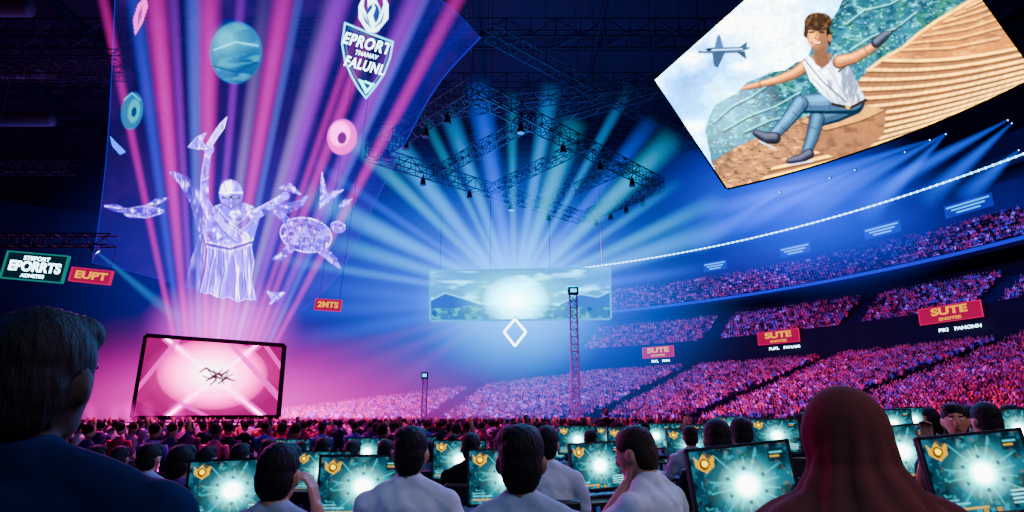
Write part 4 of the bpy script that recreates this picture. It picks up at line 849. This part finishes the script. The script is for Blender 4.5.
def haze(px,py,Y,rad,col,st,label,pw=2):
    o=MB().sph((0,0,0),1,None,24,16).build('haze',vol('haze',col,st,pw,0)); o.location=at(px,py,Y); o.scale=rad; return tag(o,label,'haze',None,'stuff')  # self-glowing volume stands in for haze lit by the stage lights
haze(516,285,80,(34,7,23),(0,.12,1),.52,'blue haze glowing round the centre screen')
haze(516,300,66.5,(12,2.5,10),(0,.42,1),1.4,'bright cyan haze just behind the centre screen',1.5)
haze(270,408,84,(44,9,12),(.7,.0,.45),.25,'magenta haze above the far crowd')
haze(200,412,54,(20,4,10),(1,.0,.45),.40,'pink haze round the stage screen')
haze(221,328,50,(7,1.5,5.2),(.95,.04,.85),1.6,'bright pink haze just above the stage screen',1.5)
haze(790,205,70,(24,5,13),(0,.045,1),.55,'blue haze along the upper balcony')
haze(290,270,104,(52,10,34),(.02,.02,.9),.09,'deep blue haze over the arena')
# ================================================================ LIGHTS, CAMERA
def light(name,ty,loc,e,col,tgt=None,size=1,spot=60):
    l=bpy.data.lights.new(name,ty); l.energy=e; l.color=col
    if ty=='AREA': l.size=size
    else: l.shadow_soft_size=size
    if ty=='SPOT': l.spot_size=R(spot); l.spot_blend=.6
    o=bpy.data.objects.new(name,l); COL.objects.link(o); o.location=loc
    if tgt is not None: o.rotation_euler=(Vector(tgt)-Vector(loc)).to_track_quat('-Z','Y').to_euler()
    return o
light('front_fill_light','AREA',(2.5,-3,6.5),270,(.52,.66,1),(1.4,4,1),4)
light('front_blue_light','AREA',(-7,2,6),75,(.04,.15,1),(0,3,1),3); light('right_warm_light','AREA',(7,1,5),150,(1,.58,.6),(1.2,1.8,1),3)
light('rim_cyan_light','SPOT',(2,13,8),3600,(.05,.38,1),(.9,3.2,1.2),.6,62); light('rim_pink_light','SPOT',(-9,13,6),4200,(1,.05,.6),(.2,5.2,1.2),.6,44); light('rim_violet_light','SPOT',(8,9,6),1300,(.6,.1,1),(1.5,2.5,1.2),.6,80)
light('floor_crowd_light','SPOT',(-8,20,17),34000,(1,.02,.5),(-6,23,1),1,110); light('floor_blue_light','SPOT',(6,10,12),4000,(.1,.2,1),(2,11,1),1,110)
light('low_stand_light','SPOT',(9,38,20),76000,(.85,.02,.42),rp(46*K,R(10),3),2,75); light('low_stand_light','SPOT',(8,58,19),90000,(1,.01,.44),rp(46*K,R(42),3),2,80); light('low_stand_light','SPOT',(-24,73,20),90000,(1,.0,.46),rp(44*K,R(78),3),2,85)
light('stand_blue_light','SPOT',(15,45,22),55000,(.14,.03,1),rp(50*K,R(25),6),2,85)
light('mid_stand_light','SPOT',(24,58,34),52000,(.32,.01,1),rp(59*K,R(20),17),2,42); light('mid_stand_light','SPOT',(27,72,34),42000,(.36,.01,1),rp(59*K,R(45),17),2,48)
light('balcony_light','SPOT',(25,45,26),170000,(.006,.08,1),rp(60*K,R(20),29),2,40); light('balcony_light','SPOT',(18,66,27),170000,(.006,.08,1),rp(60*K,R(45),29),2,40)
light('centre_blue_light','POINT',(0,94,16),80000,(.005,.13,1),None,3); light('roof_blue_light','POINT',(0,52,18),7000,(.01,.3,1),None,3)
light('left_blue_light','POINT',(-40,62,14),14000,(.02,.08,1),None,3); light('floor_pink_light','POINT',(-20,39,8),9000,(1,.02,.45),None,2); light('back_violet_light','POINT',(-34,98,8),70000,(.6,.0,.8),None,3)
w=bpy.data.worlds.new('world'); S.world=w; w.use_nodes=True; w.node_tree.nodes['Background'].inputs[0].default_value=(.004,.006,.03,1)
cam=bpy.data.cameras.new('camera'); co=bpy.data.objects.new('camera',cam); COL.objects.link(co); cam.sensor_width=36; cam.lens=F/1024*36; cam.clip_end=500; cam.clip_start=.05
co.location=(0,0,CZ); co.rotation_euler=(PI/2+P,0,0); S.camera=co
